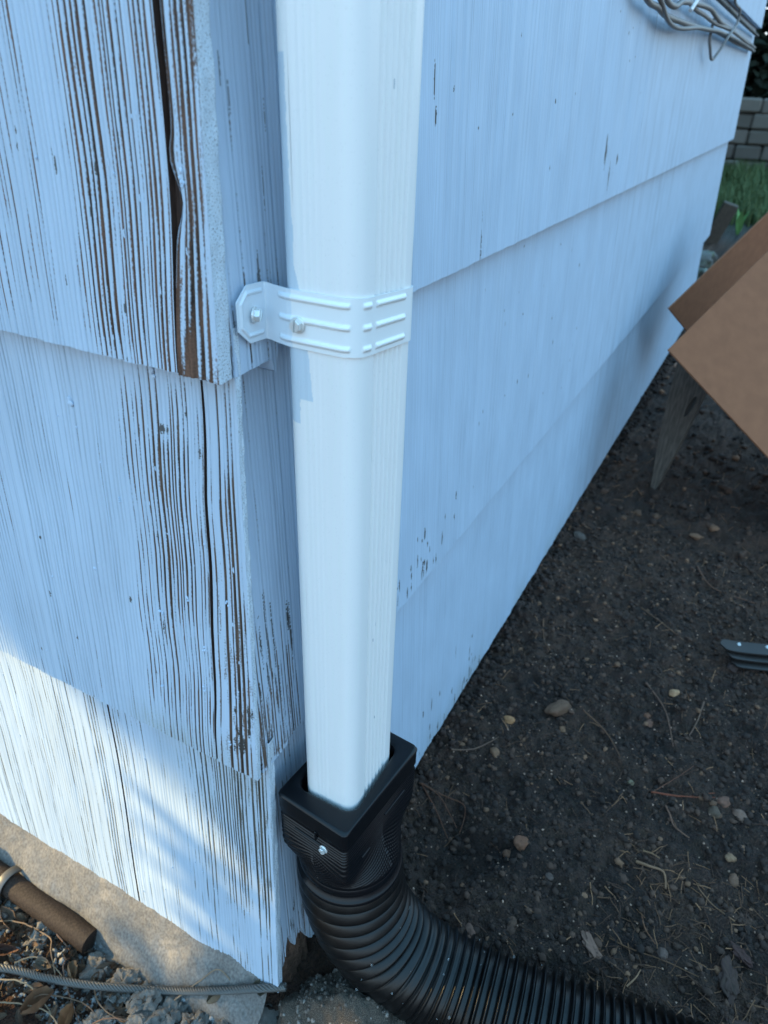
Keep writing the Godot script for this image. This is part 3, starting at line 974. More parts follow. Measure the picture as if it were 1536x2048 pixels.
func _downspout() -> void:
	var o := pipe_outline(0.0, 0.0115, 0.0030)
	var n := o.size()
	var along := PackedFloat32Array([0.0])
	for i in range(1, n):
		along.append(along[i - 1] + o[i].distance_to(o[i - 1]))
	var total := along[n - 1]
	var w := 512
	var h := 1024
	var fine := noise_bytes(w, h, 0.03, 4, 71, 10)
	var speck := noise_bytes(w, h, 0.25, 2, 72, 1)
	var col := PackedByteArray()
	col.resize(w * h * 3)
	var flatpart := 0.0531 - 0.023
	for j in h:
		var y := lerpf(0.32, -0.48, (j + 0.5) / h)
		var reach := smear_edge(y) - (0.0178 + 0.0115) + (0.0035 if y > 0.045 and y < 0.17 else 0.0)
		var back := y > 0.045
		for i in w:
			var k := j * w + i
			var d := (i + 0.5) / w * total
			var z := d
			if d > total - 0.02:
				z = d - total
			var f := fine[k] / 255.0 - 0.5
			var tone := 1.0 + f * 0.025
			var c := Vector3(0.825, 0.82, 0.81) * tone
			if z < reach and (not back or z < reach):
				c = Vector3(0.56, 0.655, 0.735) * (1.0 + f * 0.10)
			if speck[k] > 228:
				c *= 0.93
			col[k * 3] = int(255.0 * pow(clampf(c.x, 0, 1), 0.4545))
			col[k * 3 + 1] = int(255.0 * pow(clampf(c.y, 0, 1), 0.4545))
			col[k * 3 + 2] = int(255.0 * pow(clampf(c.z, 0, 1), 0.4545))
	var im := Image.create_from_data(w, h, false, Image.FORMAT_RGB8, col)
	for k in 22:   # scuffs
		var x := rng.randi_range(120, 330)
		var y := rng.randi_range(40, 1000)
		im.fill_rect(Rect2i(x, y, 1, rng.randi_range(1, 7)), Color(0.62, 0.66, 0.70))
	var m := StandardMaterial3D.new()
	m.albedo_texture = ImageTexture.create_from_image(im)
	m.texture_repeat = false
	m.roughness = 0.36
	m.metallic_specular = 0.45
	var ys := PackedFloat32Array()
	for k in 61:
		ys.append(lerpf(-0.47, 0.32, k / 60.0))
	ys.append_array([0.8, 1.3, 1.76])
	var b := MB.new()
	var f := func(i: int, j: int) -> Vector3:
		var y := ys[j]
		var q := o[i]
		var wob := 0.00016 * noise.get_noise_2d(along[i] * 2200.0, y * 260.0)
		return Vector3(q.x + wob, y, q.y + wob)
	b.sheet(n, ys.size(), f, true, true, func(i: int, j: int) -> Vector2: return Vector2(along[i] / total, (0.32 - ys[j]) / 0.80))
	var t := thing("downspout", "white ribbed rectangular metal downspout running down the corner of the blue house", "downspout")
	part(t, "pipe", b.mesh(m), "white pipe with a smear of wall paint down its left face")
	var lip := MB.new()
	var inner := pipe_outline(-0.0012, 0.0105, 0.0030)
	lip.sheet(n, 3, func(i: int, j: int) -> Vector3: return Vector3(o[i].x, -0.47, o[i].y) if j == 0 else Vector3(inner[i].x, [-0.47, -0.47, -0.40][j], inner[i].y), false, true)
	part(t, "pipe_end", lip.mesh(M.white_metal))

# ---------------------------------------------------------------- strap and screws
func hex_screw(parent: Node, at: Transform3D, r: float) -> void:
	var o := Node3D.new()
	o.name = numbered("screw", parent)
	o.transform = at
	parent.add_child(o, true)
	var w := MB.new()
	var ring := PackedVector2Array()
	for k in 20:
		ring.append(Vector2.from_angle(TAU * k / 20.0) * r * 1.3)
	w.prism(Transform3D.IDENTITY, ring, 0.0, r * 0.32, r * 0.12)
	part(o, "washer", w.mesh(M.screw))
	var hd := MB.new()
	for sg: float in [0.0, PI]:
		var half := PackedVector2Array([Vector2(-0.83 * r, 0.14 * r), Vector2(0.83 * r, 0.14 * r), Vector2(1.0 * r, 0.14 * r), Vector2(0.5 * r, 0.866 * r), Vector2(-0.5 * r, 0.866 * r), Vector2(-1.0 * r, 0.14 * r)])
		hd.prism(Transform3D(Basis(Vector3.BACK, sg + 0.6), Vector3.ZERO), half, r * 0.3, r * 1.15, r * 0.14)
	var disc := PackedVector2Array()
	for k in 6:
		disc.append(Vector2.from_angle(TAU * k / 6.0 + 0.6) * r * 0.98)
	hd.prism(Transform3D.IDENTITY, disc, r * 0.25, r * 0.75)
	part(o, "head", hd.mesh(M.screw))

func _strap() -> void:
	# path (x, z) as seen from above, outside line of the band
	var key := [Vector2(0.0172, 0.0036), Vector2(0.0455, 0.0036), Vector2(0.0392, 0.0215)]
	var o := pipe_outline(0.0012, 0.0127, 0.0)
	var path := PackedVector2Array()
	for k in 34:
		path.append(key[0].lerp(Vector2(0.0435, 0.0036), k / 34.0))
	for k in 12:   # rounded bend
		var t := k / 12.0
		var a: Vector2 = Vector2(0.0435, 0.0036).lerp(key[1], t)
		var b2: Vector2 = (key[1] as Vector2).lerp(Vector2(0.0436, 0.0095), t)
		path.append(a.lerp(b2, t))
	for k in 16:
		path.append(Vector2(0.0436, 0.0095).lerp(Vector2(0.0396, 0.0235), k / 16.0))
	for q in o:
		if path.size() < 260 and q.y > 0.024:
			if q.x > 0.1206 and q.y < 0.058:
				break
			path.append(q)
	for q: Vector2 in [Vector2(0.1212, 0.05), Vector2(0.1212, 0.04), Vector2(0.1212, 0.03), Vector2(0.1208, 0.02), Vector2(0.1165, 0.0095), Vector2(0.115, 0.0050), Vector2(0.118, 0.0036), Vector2(0.130, 0.0036), Vector2(0.143, 0.0036)]:
		path.append(q)
	# even out
	var dense := PackedVector2Array([path[0]])
	for i in range(1, path.size()):
		var m := maxi(1, int(path[i].distance_to(path[i - 1]) / 0.0007 + 0.5))
		for k in m:
			dense.append(path[i - 1].lerp(path[i], float(k + 1) / m))
	var n := dense.size()
	var along := PackedFloat32Array([0.0])
	for i in range(1, n):
		along.append(along[i - 1] + dense[i].distance_to(dense[i - 1]))
	var normal := func(i: int) -> Vector2:
		var t := (dense[mini(i + 1, n - 1)] - dense[maxi(i - 1, 0)]).normalized()
		return Vector2(-t.y, t.x)
	var total := along[n - 1]
	var rows := 62
	var bar := func(d: float, a: float, b: float) -> float:   # rounded bar between a and b: 0 outside, 1 on its back
		return smoothstep(a - 0.0004, a + 0.0012, d) * (1.0 - smoothstep(b - 0.0012, b + 0.0004, d))
	var emb := func(d: float, v: float) -> float:
		var h := 0.0
		for c: float in [-0.0128, 0.0, 0.0128]:
			var over := maxf(0.0, 1.0 - pow((v - c) / 0.0016, 2))
			if over <= 0.0:
				continue
			var on: float = maxf(bar.call(d, 0.0395, 0.0905), maxf(bar.call(d, 0.0985, 0.1075), bar.call(d, 0.1125, 0.152)))
			h = maxf(h, sqrt(over) * on)
		# the stamped outline on the tab
		if d < 0.027:
			var q := Vector2(d, absf(v))
			var edge := minf(q.x - 0.0036, minf(0.0128 - q.y + 0.0, (q.x - 0.0036 + 0.0128 - q.y) * 0.78 - 0.0046))
			var near := maxf(0.0, 1.0 - pow(edge / 0.0013, 2))
			h = maxf(h, 0.75 * sqrt(near) * smoothstep(0.025, 0.0235, d))
		return h
	var half := func(d: float) -> float:
		var e := minf(d, total - d)
		return 0.0176 - maxf(0.0, 0.0105 - e) * 0.85
	var place := func(i: int, j: int, off: float) -> Vector3:
		var v := lerpf(-1.0, 1.0, j / float(rows - 1))
		var hh: float = half.call(along[i])
		v *= hh
		var q: Vector2 = dense[i] + (normal.call(i) as Vector2) * (off + 0.00135 * emb.call(along[i], v))
		var mid := 0.0345 + (0.0022 - 0.06 * along[i] if along[i] < 0.035 else 0.0) - 0.10 * maxf(0.0, q.x - 0.042)
		return Vector3(q.x, mid + v, q.y)
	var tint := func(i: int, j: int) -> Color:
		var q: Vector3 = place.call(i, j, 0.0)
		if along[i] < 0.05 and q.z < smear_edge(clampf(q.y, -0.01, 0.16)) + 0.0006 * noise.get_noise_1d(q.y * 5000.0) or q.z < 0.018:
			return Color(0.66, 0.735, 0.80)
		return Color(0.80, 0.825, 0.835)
	var b := MB.new()
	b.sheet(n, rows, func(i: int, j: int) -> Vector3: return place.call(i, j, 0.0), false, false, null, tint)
	b.sheet(n, rows, func(i: int, j: int) -> Vector3: return place.call(i, j, -0.0009), true, false, null, tint)
	for j: int in [0, rows - 1]:
		b.sheet(n, 2, func(i: int, k: int) -> Vector3: return place.call(i, j, -0.0009 * (1 - k)), j == rows - 1, false, null, func(i: int, _k: int) -> Color: return tint.call(i, j))
	for i: int in [0, n - 1]:
		b.sheet(2, rows, func(k: int, j: int) -> Vector3: return place.call(i, j, -0.0009 * (1 - k)), i == n - 1, false, null, func(_k: int, j: int) -> Color: return tint.call(i, j))
	var t := thing("pipe_strap", "white embossed metal strap screwed to the wall and wrapped round the downspout", "strap")
	part(t, "band", b.mesh(M.white_vc))
	hex_screw(t, Transform3D(Basis(Vector3.UP, 0.35) * Basis(Vector3.BACK, 0.4), Vector3(0.0318, 0.0352, 0.0042)), 0.0039)
	hex_screw(t, Transform3D(Basis(Vector3.UP, -PI / 2 + 0.05) * Basis(Vector3.BACK, 0.9), Vector3(0.0388, 0.0318, 0.0312)), 0.0039)

# ---------------------------------------------------------------- black adapter
func box_section(hx: float, hz: float, r: float, a: float) -> Vector2:   # point of a rounded rectangle in direction index a (0..1), even along the outline
	var lx := 2.0 * (hx - r)
	var lz := 2.0 * (hz - r)
	var arc := PI / 2 * r
	var total := 2.0 * (lx + lz) + 4.0 * arc
	var d := fposmod(a, 1.0) * total
	var dirs := [[Vector2(-(hx - r), hz), Vector2(1, 0), lx, Vector2(hx - r, hz - r), PI / 2], [Vector2(hx, hz - r), Vector2(0, -1), lz, Vector2(hx - r, -(hz - r)), 0.0], [Vector2(hx - r, -hz), Vector2(-1, 0), lx, Vector2(-(hx - r), -(hz - r)), -PI / 2], [Vector2(-hx, -(hz - r)), Vector2(0, 1), lz, Vector2(-(hx - r), hz - r), -PI]]
	for s: Array in dirs:
		if d <= s[2]:
			return s[0] + s[1] * d
		d -= s[2]
		if d <= arc:
			var ang: float = s[4] - d / r
			return s[3] + Vector2(cos(ang), sin(ang)) * r
		d -= arc
	return dirs[0][0]

func _adapter() -> void:
	var spot := Vector3(0.0777, 0.0, 0.0468)
	var t := thing("downspout_adapter", "black plastic adapter sleeve at the foot of the white downspout", "pipe adapter", spot)
	t.rotation.y = -0.105
	var nu := 161
	var ring := func(a: float, hx: float, hz: float, r: float, blend: float, y: float) -> Vector3:
		var p: Vector2 = box_section(hx, hz, r, a)
		var ang := p.angle()
		var q := Vector2.from_angle(ang) * 0.0515
		p = p.lerp(q, blend)
		return Vector3(p.x, y, p.y)
	# outer wall, from the collar up to the lip, with fine moulded ribs
	var nv := 190
	var body := MB.new()
	var wall := func(i: int, j: int) -> Vector3:
		var k := j / float(nv - 1)
		var y := lerpf(-0.515, -0.4015, k)
		var a := i / float(nu - 1)
		var blend := smoothstep(-0.464, -0.513, y)
		var p: Vector3 = ring.call(a, 0.0588, 0.0382, lerpf(0.005, 0.012, blend), blend, y)
		# ribs dip towards the corners on the funnel
		var corner := absf(sin(Vector2(p.x, p.z * 1.35).angle() * 2.0))
		var yy := y + 0.018 * corner * smoothstep(-0.44, -0.488, y)
		var ribbed := smoothstep(-0.424, -0.428, y) * (1.0 - smoothstep(-0.506, -0.511, y))
		var saw := fposmod(yy / 0.0038, 1.0)
		var rib := 0.0011 * smoothstep(0.0, 0.25, saw) * (1.0 - smoothstep(0.45, 0.75, saw)) * ribbed
		var out := Vector3(p.x, 0, p.z).normalized()
		var lip := 0.0016 * smoothstep(-0.4215, -0.4195, y)
		return p + out * (rib + lip)
	body.sheet(nu, nv, wall, false, true)
	var rim := func(i: int, j: int) -> Vector3:   # flat lip between the square outside and the hole that hugs the pipe
		var a := i / float(nu - 1)
		var prof := [[0.0, -0.4015], [0.05, -0.3996], [0.15, -0.3986], [0.5, -0.3988], [0.82, -0.3994], [0.94, -0.4004], [1.0, -0.4024], [1.0, -0.445]]
		var outer: Vector3 = ring.call(a, 0.0604, 0.0398, 0.0056, 0.0, 0.0)
		var hole: Vector2 = box_section(0.0435, 0.0305, 0.012, a)
		var w := (Vector3(0.0812, 0.0, 0.0431) + Vector3(hole.x, 0, hole.y) - spot).rotated(Vector3.UP, 0.105)
		var p := outer.lerp(w, prof[j][0])
		return Vector3(p.x, prof[j][1], p.z)
	body.sheet(nu, 8, rim, false, true)
	part(t, "sleeve", body.mesh(M.black_plastic))
	var col := MB.new()
	var cp := [[0.0515, -0.513], [0.0528, -0.515], [0.0528, -0.5195], [0.0505, -0.5215], [0.0502, -0.527], [0.0545, -0.529], [0.0552, -0.532], [0.0545, -0.535], [0.0505, -0.537], [0.0500, -0.55], [0.0500, -0.575]]
	col.sheet(97, cp.size(), func(i: int, j: int) -> Vector3: return Vector3(cos(TAU * i / 96.0) * cp[j][0], cp[j][1], sin(TAU * i / 96.0) * cp[j][0]), false, true)
	part(t, "collar", col.mesh(M.black_plastic))
	for q: Array in [[Vector3(-0.0607, -0.424, 0.006), Vector3(0.0022, 0.012, 0.0018)], [Vector3(0.018, -0.437, 0.0397), Vector3(0.034, 0.0022, 0.0022)], [Vector3(-0.028, -0.460, 0.0390), Vector3(0.013, 0.002, 0.002)], [Vector3(-0.0596, -0.434, -0.004), Vector3(0.0022, 0.002, 0.03)]]:
		var bar := MB.new()
		bar.box(Transform3D(Basis.IDENTITY, q[0]), q[1], 0.0006)
		part(t, "moulded_bar", bar.mesh(M.black_plastic))
	hex_screw(t, Transform3D(Basis(Vector3.UP, -PI / 2) * Basis(Vector3.BACK, 0.3), Vector3(-0.0592, -0.4385, 0.014)), 0.0034)

# ---------------------------------------------------------------- corrugated drain pipe
func _drain_pipe() -> void:
	var cv := Curve3D.new()
	cv.bake_interval = 0.001
	cv.add_point(Vector3(0.0777, -0.533, 0.0468), Vector3.ZERO, Vector3(-0.004, -0.105, 0.004))
	cv.add_point(Vector3(0.096, -0.704, 0.190), Vector3(-0.014, 0.012, -0.100), Vector3(0.010, -0.004, 0.09))
	cv.add_point(Vector3(0.150, -0.712, 0.52), Vector3(-0.02, 0, -0.09), Vector3(0.03, 0, 0.12))
	cv.add_point(Vector3(0.29, -0.712, 0.95), Vector3(-0.05, 0, -0.1), Vector3.ZERO)
	var length := cv.get_baked_length()
	# wide open corrugations round the bend, closed up along the run
	var sides := 72
	var per := 10
	var at := PackedFloat32Array()
	var d := 0.0
	while d < length:
		var pitch := lerpf(0.0185, 0.0102, smoothstep(0.12, 0.28, d))
		pitch *= 1.0 + 0.28 * noise.get_noise_1d(d * 4000.0)
		for k in per:
			at.append(d + pitch * k / per)
		d += pitch
	var rows := at.size()
	var pts := PackedVector3Array()
	for j in rows:
		pts.append(cv.sample_baked(minf(at[j], length), true))
	var b := MB.new()
	var rad := func(u: float, a: float) -> float:
		var j := int(u * (rows - 1) + 0.5)
		var open := 1.0 - smoothstep(0.12, 0.28, at[j])
		# run: a sharp edge and a deep valley; bend: cones that lap over one another
		var run: float = [0.45, 1.0, 0.5, 0.05, 0.0, 0.0, 0.0, 0.0, 0.0, 0.12][j % per]
		var cone: float = [0.05, 0.35, 0.55, 0.68, 0.79, 0.88, 0.95, 1.0, 0.98, 0.45][j % per]
		var h := lerpf(run, cone, open)
		return 0.0482 + lerpf(0.0092, 0.0078, open) * h + 0.0003 * noise.get_noise_2d(u * 900.0, cos(a) * 30.0)
	b.tube(pts, rad, sides, null, false)
	var t := thing("corrugated_drain_pipe", "black corrugated flexible drain pipe bending from the adapter out across the soil", "drain pipe")
	part(t, "hose", b.mesh(M.drain))
	# rain drops standing on the bend
	var dm := StandardMaterial3D.new()
	dm.albedo_color = Color(1, 1, 1, 0.04)
	dm.roughness = 0.04
	dm.refraction_enabled = true
	dm.refraction_scale = 0.033
	var drop := MB.new()
	for k in 80:
		var u := rng.randf_range(0.02, 0.26)
		var j := int(u * (rows - 1) / per) * per + 6
		var a := rng.randf() * TAU
		var q := pts[j]
		var tg := (pts[j + 1] - pts[j]).normalized()
		var ax := tg.cross(Vector3(0.2, 0.3, 0.9)).normalized()
		var out := ax.rotated(tg, a)
		if out.dot(Vector3(-0.5, 0.75, 0.2)) < 0.2:
			continue
		var r := 0.0005 + 0.0013 * pow(rng.randf(), 2.5)
		drop.lump(Transform3D(Basis.from_scale(Vector3.ONE * r), q + out * (0.0478 + 0.0085 * 0.97 + r * 0.3)), noise, 0.1, k, 9, 7)
	part(t, "water_drops", drop.mesh(dm), "", "stuff")

# ---------------------------------------------------------------- grey cables on the front wall
func curve_points(keys: Array, step: float, wob := 0.0) -> PackedVector3Array:
	var out := PackedVector3Array()
	var n := keys.size()
	for i in n - 1:
		var p0: Vector3 = keys[maxi(i - 1, 0)]
		var p1: Vector3 = keys[i]
		var p2: Vector3 = keys[i + 1]
		var p3: Vector3 = keys[mini(i + 2, n - 1)]
		var m := maxi(2, int(p1.distance_to(p2) / step))
		for k in m:
			var q := p1.cubic_interpolate(p2, p0, p3, float(k) / m)
			if wob > 0.0:
				q += Vector3(noise.get_noise_1d(q.x * 3000.0 + q.z * 2000.0), noise.get_noise_1d(q.z * 3000.0 + 77.0), noise.get_noise_1d(q.x * 3000.0 + 99.0)) * wob
			out.append(q)
	out.append(keys[n - 1])
	return out

func rope(called: String, keys: Array, r: float, m: Material, label: String, cat: String, group := "") -> void:
	var b := MB.new()
	b.tube(curve_points(keys, 0.012), func(_u: float, _a: float) -> float: return r, 10)
	single(called, b.mesh(m), label, cat, group)

func _cables() -> void:
	var g := "grey cables along the front wall"
	rope("cable", [Vector3(0.80, 0.335, 0.0), Vector3(0.93, 0.292, 0.004), Vector3(1.004, 0.2705, 0.006), Vector3(1.081, 0.2674, 0.008), Vector3(1.156, 0.2624, 0.008), Vector3(1.29, 0.2636, 0.008), Vector3(1.465, 0.2669, 0.008), Vector3(1.638, 0.2719, 0.008), Vector3(1.825, 0.2779, 0.008), Vector3(2.043, 0.2784, 0.008), Vector3(2.325, 0.2784, 0.006), Vector3(2.69, 0.2816, 0.006), Vector3(3.0, 0.285, 0.004)], 0.0046, M.cable, "lowest and thickest grey cable sagging along the front wall", "cable", g)
	rope("cable", [Vector3(0.84, 0.335, 0.004), Vector3(0.97, 0.297, 0.008), Vector3(1.07, 0.276, 0.012), Vector3(1.17, 0.2555, 0.012), Vector3(1.32, 0.2545, 0.008), Vector3(1.48, 0.2645, 0.016), Vector3(1.64, 0.2705, 0.018), Vector3(1.83, 0.277, 0.018), Vector3(2.3, 0.2815, 0.016), Vector3(2.9, 0.285, 0.008)], 0.0038, M.cable, "thin grey cable twisted against the lowest thick cable", "cable", g)
	rope("cable", [Vector3(1.05, 0.325, 0.0), Vector3(1.12, 0.285, 0.008), Vector3(1.19, 0.277, 0.014), Vector3(1.262, 0.289, 0.014), Vector3(1.451, 0.3002, 0.012), Vector3(1.625, 0.3062, 0.012), Vector3(1.736, 0.3008, 0.012), Vector3(1.834, 0.2969, 0.012), Vector3(2.003, 0.2963, 0.012), Vector3(2.23, 0.2949, 0.012), Vector3(2.59, 0.2948, 0.010), Vector3(3.0, 0.295, 0.004)], 0.0046, M.cable, "upper grey cable with a kink under the top shingle row", "cable", g)
	rope("cable", [Vector3(1.18, 0.331, -0.008), Vector3(1.426, 0.2967, 0.004), Vector3(1.588, 0.2926, 0.008), Vector3(1.784, 0.2906, 0.008), Vector3(2.009, 0.2914, 0.018), Vector3(2.326, 0.290, 0.018), Vector3(2.65, 0.290, 0.012)], 0.0040, M.cable, "grey cable crossing between the upper and lower cables", "cable", g)
	rope("cable", [Vector3(1.2, 0.345, 0.002), Vector3(1.6, 0.3385, 0.003), Vector3(2.0, 0.335, 0.004), Vector3(2.5, 0.333, 0.002), Vector3(3.05, 0.333, 0.0)], 0.0052, mat(lin(0.05, 0.055, 0.055), 0.6), "dark cable tucked under the edge of the top shingle row", "cable", g)
	var b := MB.new()
	b.tube(curve_points([Vector3(1.95, 0.42, 0.012), Vector3(1.966, 0.3495, 0.018), Vector3(2.025, 0.334, 0.028), Vector3(2.03, 0.3053, 0.028), Vector3(1.932, 0.2748, 0.026), Vector3(1.893, 0.2414, 0.016), Vector3(1.86, 0.2235, 0.008), Vector3(1.80, 0.245, 0.006), Vector3(1.775, 0.262, 0.004), Vector3(1.79, 0.30, 0.002)], 0.008), func(_u: float, _a: float) -> float: return 0.0034, 8)
	single("wire_tie", b.mesh(M.cable), "grey wire tie looped round the cables with its end hanging down", "cable tie")
	var w := MB.new()
	w.tube(curve_points([Vector3(1.40, 0.335, 0.012), Vector3(1.375, 0.310, 0.022), Vector3(1.345, 0.283, 0.016)], 0.006), func(_u: float, _a: float) -> float: return 0.004, 8)
	single("cable_clip", w.mesh(M.white_metal), "small white clip holding the upper grey cable", "cable clip")

# ---------------------------------------------------------------- cardboard box and stake
func _box_and_stake() -> void:
	var A := Vector3(1.35, -0.3359, 0.1144)
	var e1 := Vector3(0.83, 0.44, 0.345).normalized()
	var e2 := Vector3(0.0, -0.6, 0.8)
	e2 = (e2 - e1 * e2.dot(e1)).normalized()
	var t := thing("cardboard_box", "brown cardboard box tipped over on the soil with its flaps open", "box", A)
	var slab := func(o: Vector3, u: Vector3, v: Vector3, lu: float, lv: float, th: float) -> ArrayMesh:
		var b := MB.new()
		var nn := u.cross(v).normalized()
		var bs := Basis(u.normalized(), v.normalized(), nn)
		b.box(Transform3D(bs, o + u * lu / 2 + v * lv / 2), Vector3(lu, lv, th), 0.0008)
		return b.mesh(M.card)
	part(t, "flap", slab.call(Vector3.ZERO, e1, e2, 0.52, 0.396, 0.0045), "flap facing the sky")
	var ray := (A - Vector3(-0.313, 0.159, 0.274)).normalized()
	var d2 := (e2 + ray * 1.9)
	d2 = d2.normalized()
	var o2 := Vector3(1.75, -0.3447, 0.0525) - A
	part(t, "flap", slab.call(o2, e1, d2, 0.56, 0.34, 0.0045), "dark shaded flap behind the front one")
	var h := e2 * 0.40
	var wdir := Vector3(-0.36, -0.02, 0.93)
	wdir = (wdir - e1 * wdir.dot(e1)).normalized()
	var down := e1.cross(wdir).normalized()
	if down.y > 0:
		down = -down
	part(t, "panel", slab.call(h, e1, wdir, 0.5, 0.4, 0.0045))
	part(t, "panel", slab.call(h + wdir * 0.4, e1, down, 0.5, 0.15, 0.0045))
	part(t, "panel", slab.call(h + down * 0.004, wdir, down, 0.4, 0.15, 0.0045))
	part(t, "panel", slab.call(h + e1 * 0.5 + down * 0.004, wdir, down, 0.4, 0.30, 0.0045))

	var top := Vector3(1.66, -0.40, 0.170)
	var tip := Vector3(1.50, -0.765, 0.163)
	var dir := (tip - top).normalized()
	var across := Vector3(-0.15, 0.0, 0.98)
	across = (across - dir * across.dot(dir)).normalized()
	var face := dir.cross(across).normalized()
	var len := top.distance_to(tip)
	var s := thing("wooden_stake", "weathered grey pointed wooden stake with a slot, standing in soil under the cardboard box", "stake", top)
	var b := MB.new()
	var half := 0.050
	var poly := PackedVector2Array([Vector2(-half, 0), Vector2(-half * 0.9, len * 0.35), Vector2(-half * 0.66, len * 0.72), Vector2(-half * 0.42, len * 0.95), Vector2(-half * 0.3, len), Vector2(-half * 0.12, len * 0.97), Vector2(half * 0.42, len * 0.62), Vector2(half * 0.9, len * 0.22), Vector2(half, 0)])
	poly.reverse()
	var bs := Basis(across, dir, across.cross(dir))
	var slot := PackedVector2Array()
	for k in 12:
		var a := TAU * k / 12.0
		slot.append(Vector2(0.016 + cos(a) * 0.0065 - sin(a) * 0.006, len * 0.40 + sin(a) * 0.028))
	slot.reverse()
	var c := CSGPolygon3D.new()
	c.polygon = poly
	c.depth = 0.022
	c.name = "blade"
	c.material = M.grey_wood
	var cut := CSGPolygon3D.new()
	cut.operation = CSGShape3D.OPERATION_SUBTRACTION
	cut.polygon = slot
	cut.depth = 0.03
	cut.position = Vector3(0, 0, -0.012)
	cut.name = "slot"
	cut.material = M.core
	c.add_child(cut)
	c.transform = Transform3D(bs, Vector3.ZERO)
	s.add_child(c)

	# three flat metal straps stacked on the soil
	var g := "dark metal straps stacked at the edge of the bare soil"
	var names := ["topmost dark metal strap of the small stack on the soil", "middle dark metal strap of the small stack on the soil", "lowest dark metal strap of the small stack on the soil"]
	var along := Vector3(0.36, 0.0, 0.93).normalized()
	var side := Vector3(0.93, 0, -0.36)
	for k in 3:
		var m := MB.new()
		var nn := 30
		var y0 := -0.7085 - 0.0078 * k
		for sgn: float in [0.0, 1.0]:
			var f := func(i: int, j: int) -> Vector3:
				var d := i / float(nn - 1) * 0.20
				var wv := (j / 8.0 - 0.5) * 0.030 * sqrt(clampf(1.0 - pow(1.0 - minf(d / 0.014, 1.0), 2), 0.02, 1.0))
				var lift := 0.004 * pow(1.0 - minf(d / 0.05, 1.0), 2) * (1.0 if k < 2 else 0.4) - 0.0012 * pow(absf(wv) / 0.023, 4)
				return Vector3(0.853 - k * 0.008, y0 + lift, 0.375 + k * 0.012) + along * d + side * (wv + 0.012) + Vector3(0, -0.0030 * sgn, 0)
			m.sheet(nn, 9, f, sgn < 0.5)
		for j: int in [0, 8]:
			var f2 := func(i: int, q: int) -> Vector3:
				var d := i / float(nn - 1) * 0.20
				var wv := (j / 8.0 - 0.5) * 0.030 * sqrt(clampf(1.0 - pow(1.0 - minf(d / 0.014, 1.0), 2), 0.02, 1.0))
				var lift := 0.004 * pow(1.0 - minf(d / 0.05, 1.0), 2) * (1.0 if k < 2 else 0.4) - 0.0012 * pow(absf(wv) / 0.023, 4)
				return Vector3(0.853 - k * 0.008, y0 + lift, 0.375 + k * 0.012) + along * d + side * (wv + 0.012) + Vector3(0, -0.0030 * q, 0)
			m.sheet(nn, 2, f2, j == 8)
		var st := thing("metal_strap", names[k], "metal strap", Vector3.ZERO, g)
		part(st, "plate", m.mesh(M.dark_metal))
		if k == 0:
			for d: float in [0.035, 0.085]:
				hex_screw(st, Transform3D(Basis(Vector3.RIGHT, -PI / 2), Vector3(0.853, y0, 0.375) + along * d + side * 0.018), 0.0026)

# ---------------------------------------------------------------- foot of the side wall
func dry_leaf(l: float, w: float, curl: float, fold: float, tone: Color, sd: float) -> ArrayMesh:
	var b := MB.new()
	var f := func(i: int, j: int) -> Vector3:
		var t := j / 12.0
		var u := i / 8.0 * 2.0 - 1.0
		var wide := w * pow(sin(PI * clampf(t * 0.96 + 0.03, 0, 1)), 0.8) * (1.0 + 0.25 * noise.get_noise_2d(t * 300.0 + sd, u * 20.0))
		var x := u * wide * 0.5
		var y := absf(u) * absf(u) * wide * fold + curl * l * pow(t - 0.4, 2) + 0.12 * w * noise.get_noise_2d(t * 160.0 + sd * 3.0, u * 90.0)
		return Vector3(x * (1.0 - fold * 0.5 * absf(u)), y, (t - 0.5) * l * (1.0 - curl * 0.25))
	var cf := func(i: int, j: int) -> Color:
		return tone * (0.75 + 0.5 * noise.get_noise_2d(i * 14.0 + sd, j * 9.0)) * (0.7 if i == 4 else 1.0)
	b.sheet(9, 13, f, true, false, null, cf)
	b.sheet(9, 13, func(i: int, j: int) -> Vector3: return f.call(i, j) - Vector3(0, 0.0004, 0), false, false, null, cf)
	return b.mesh(M.leaf)

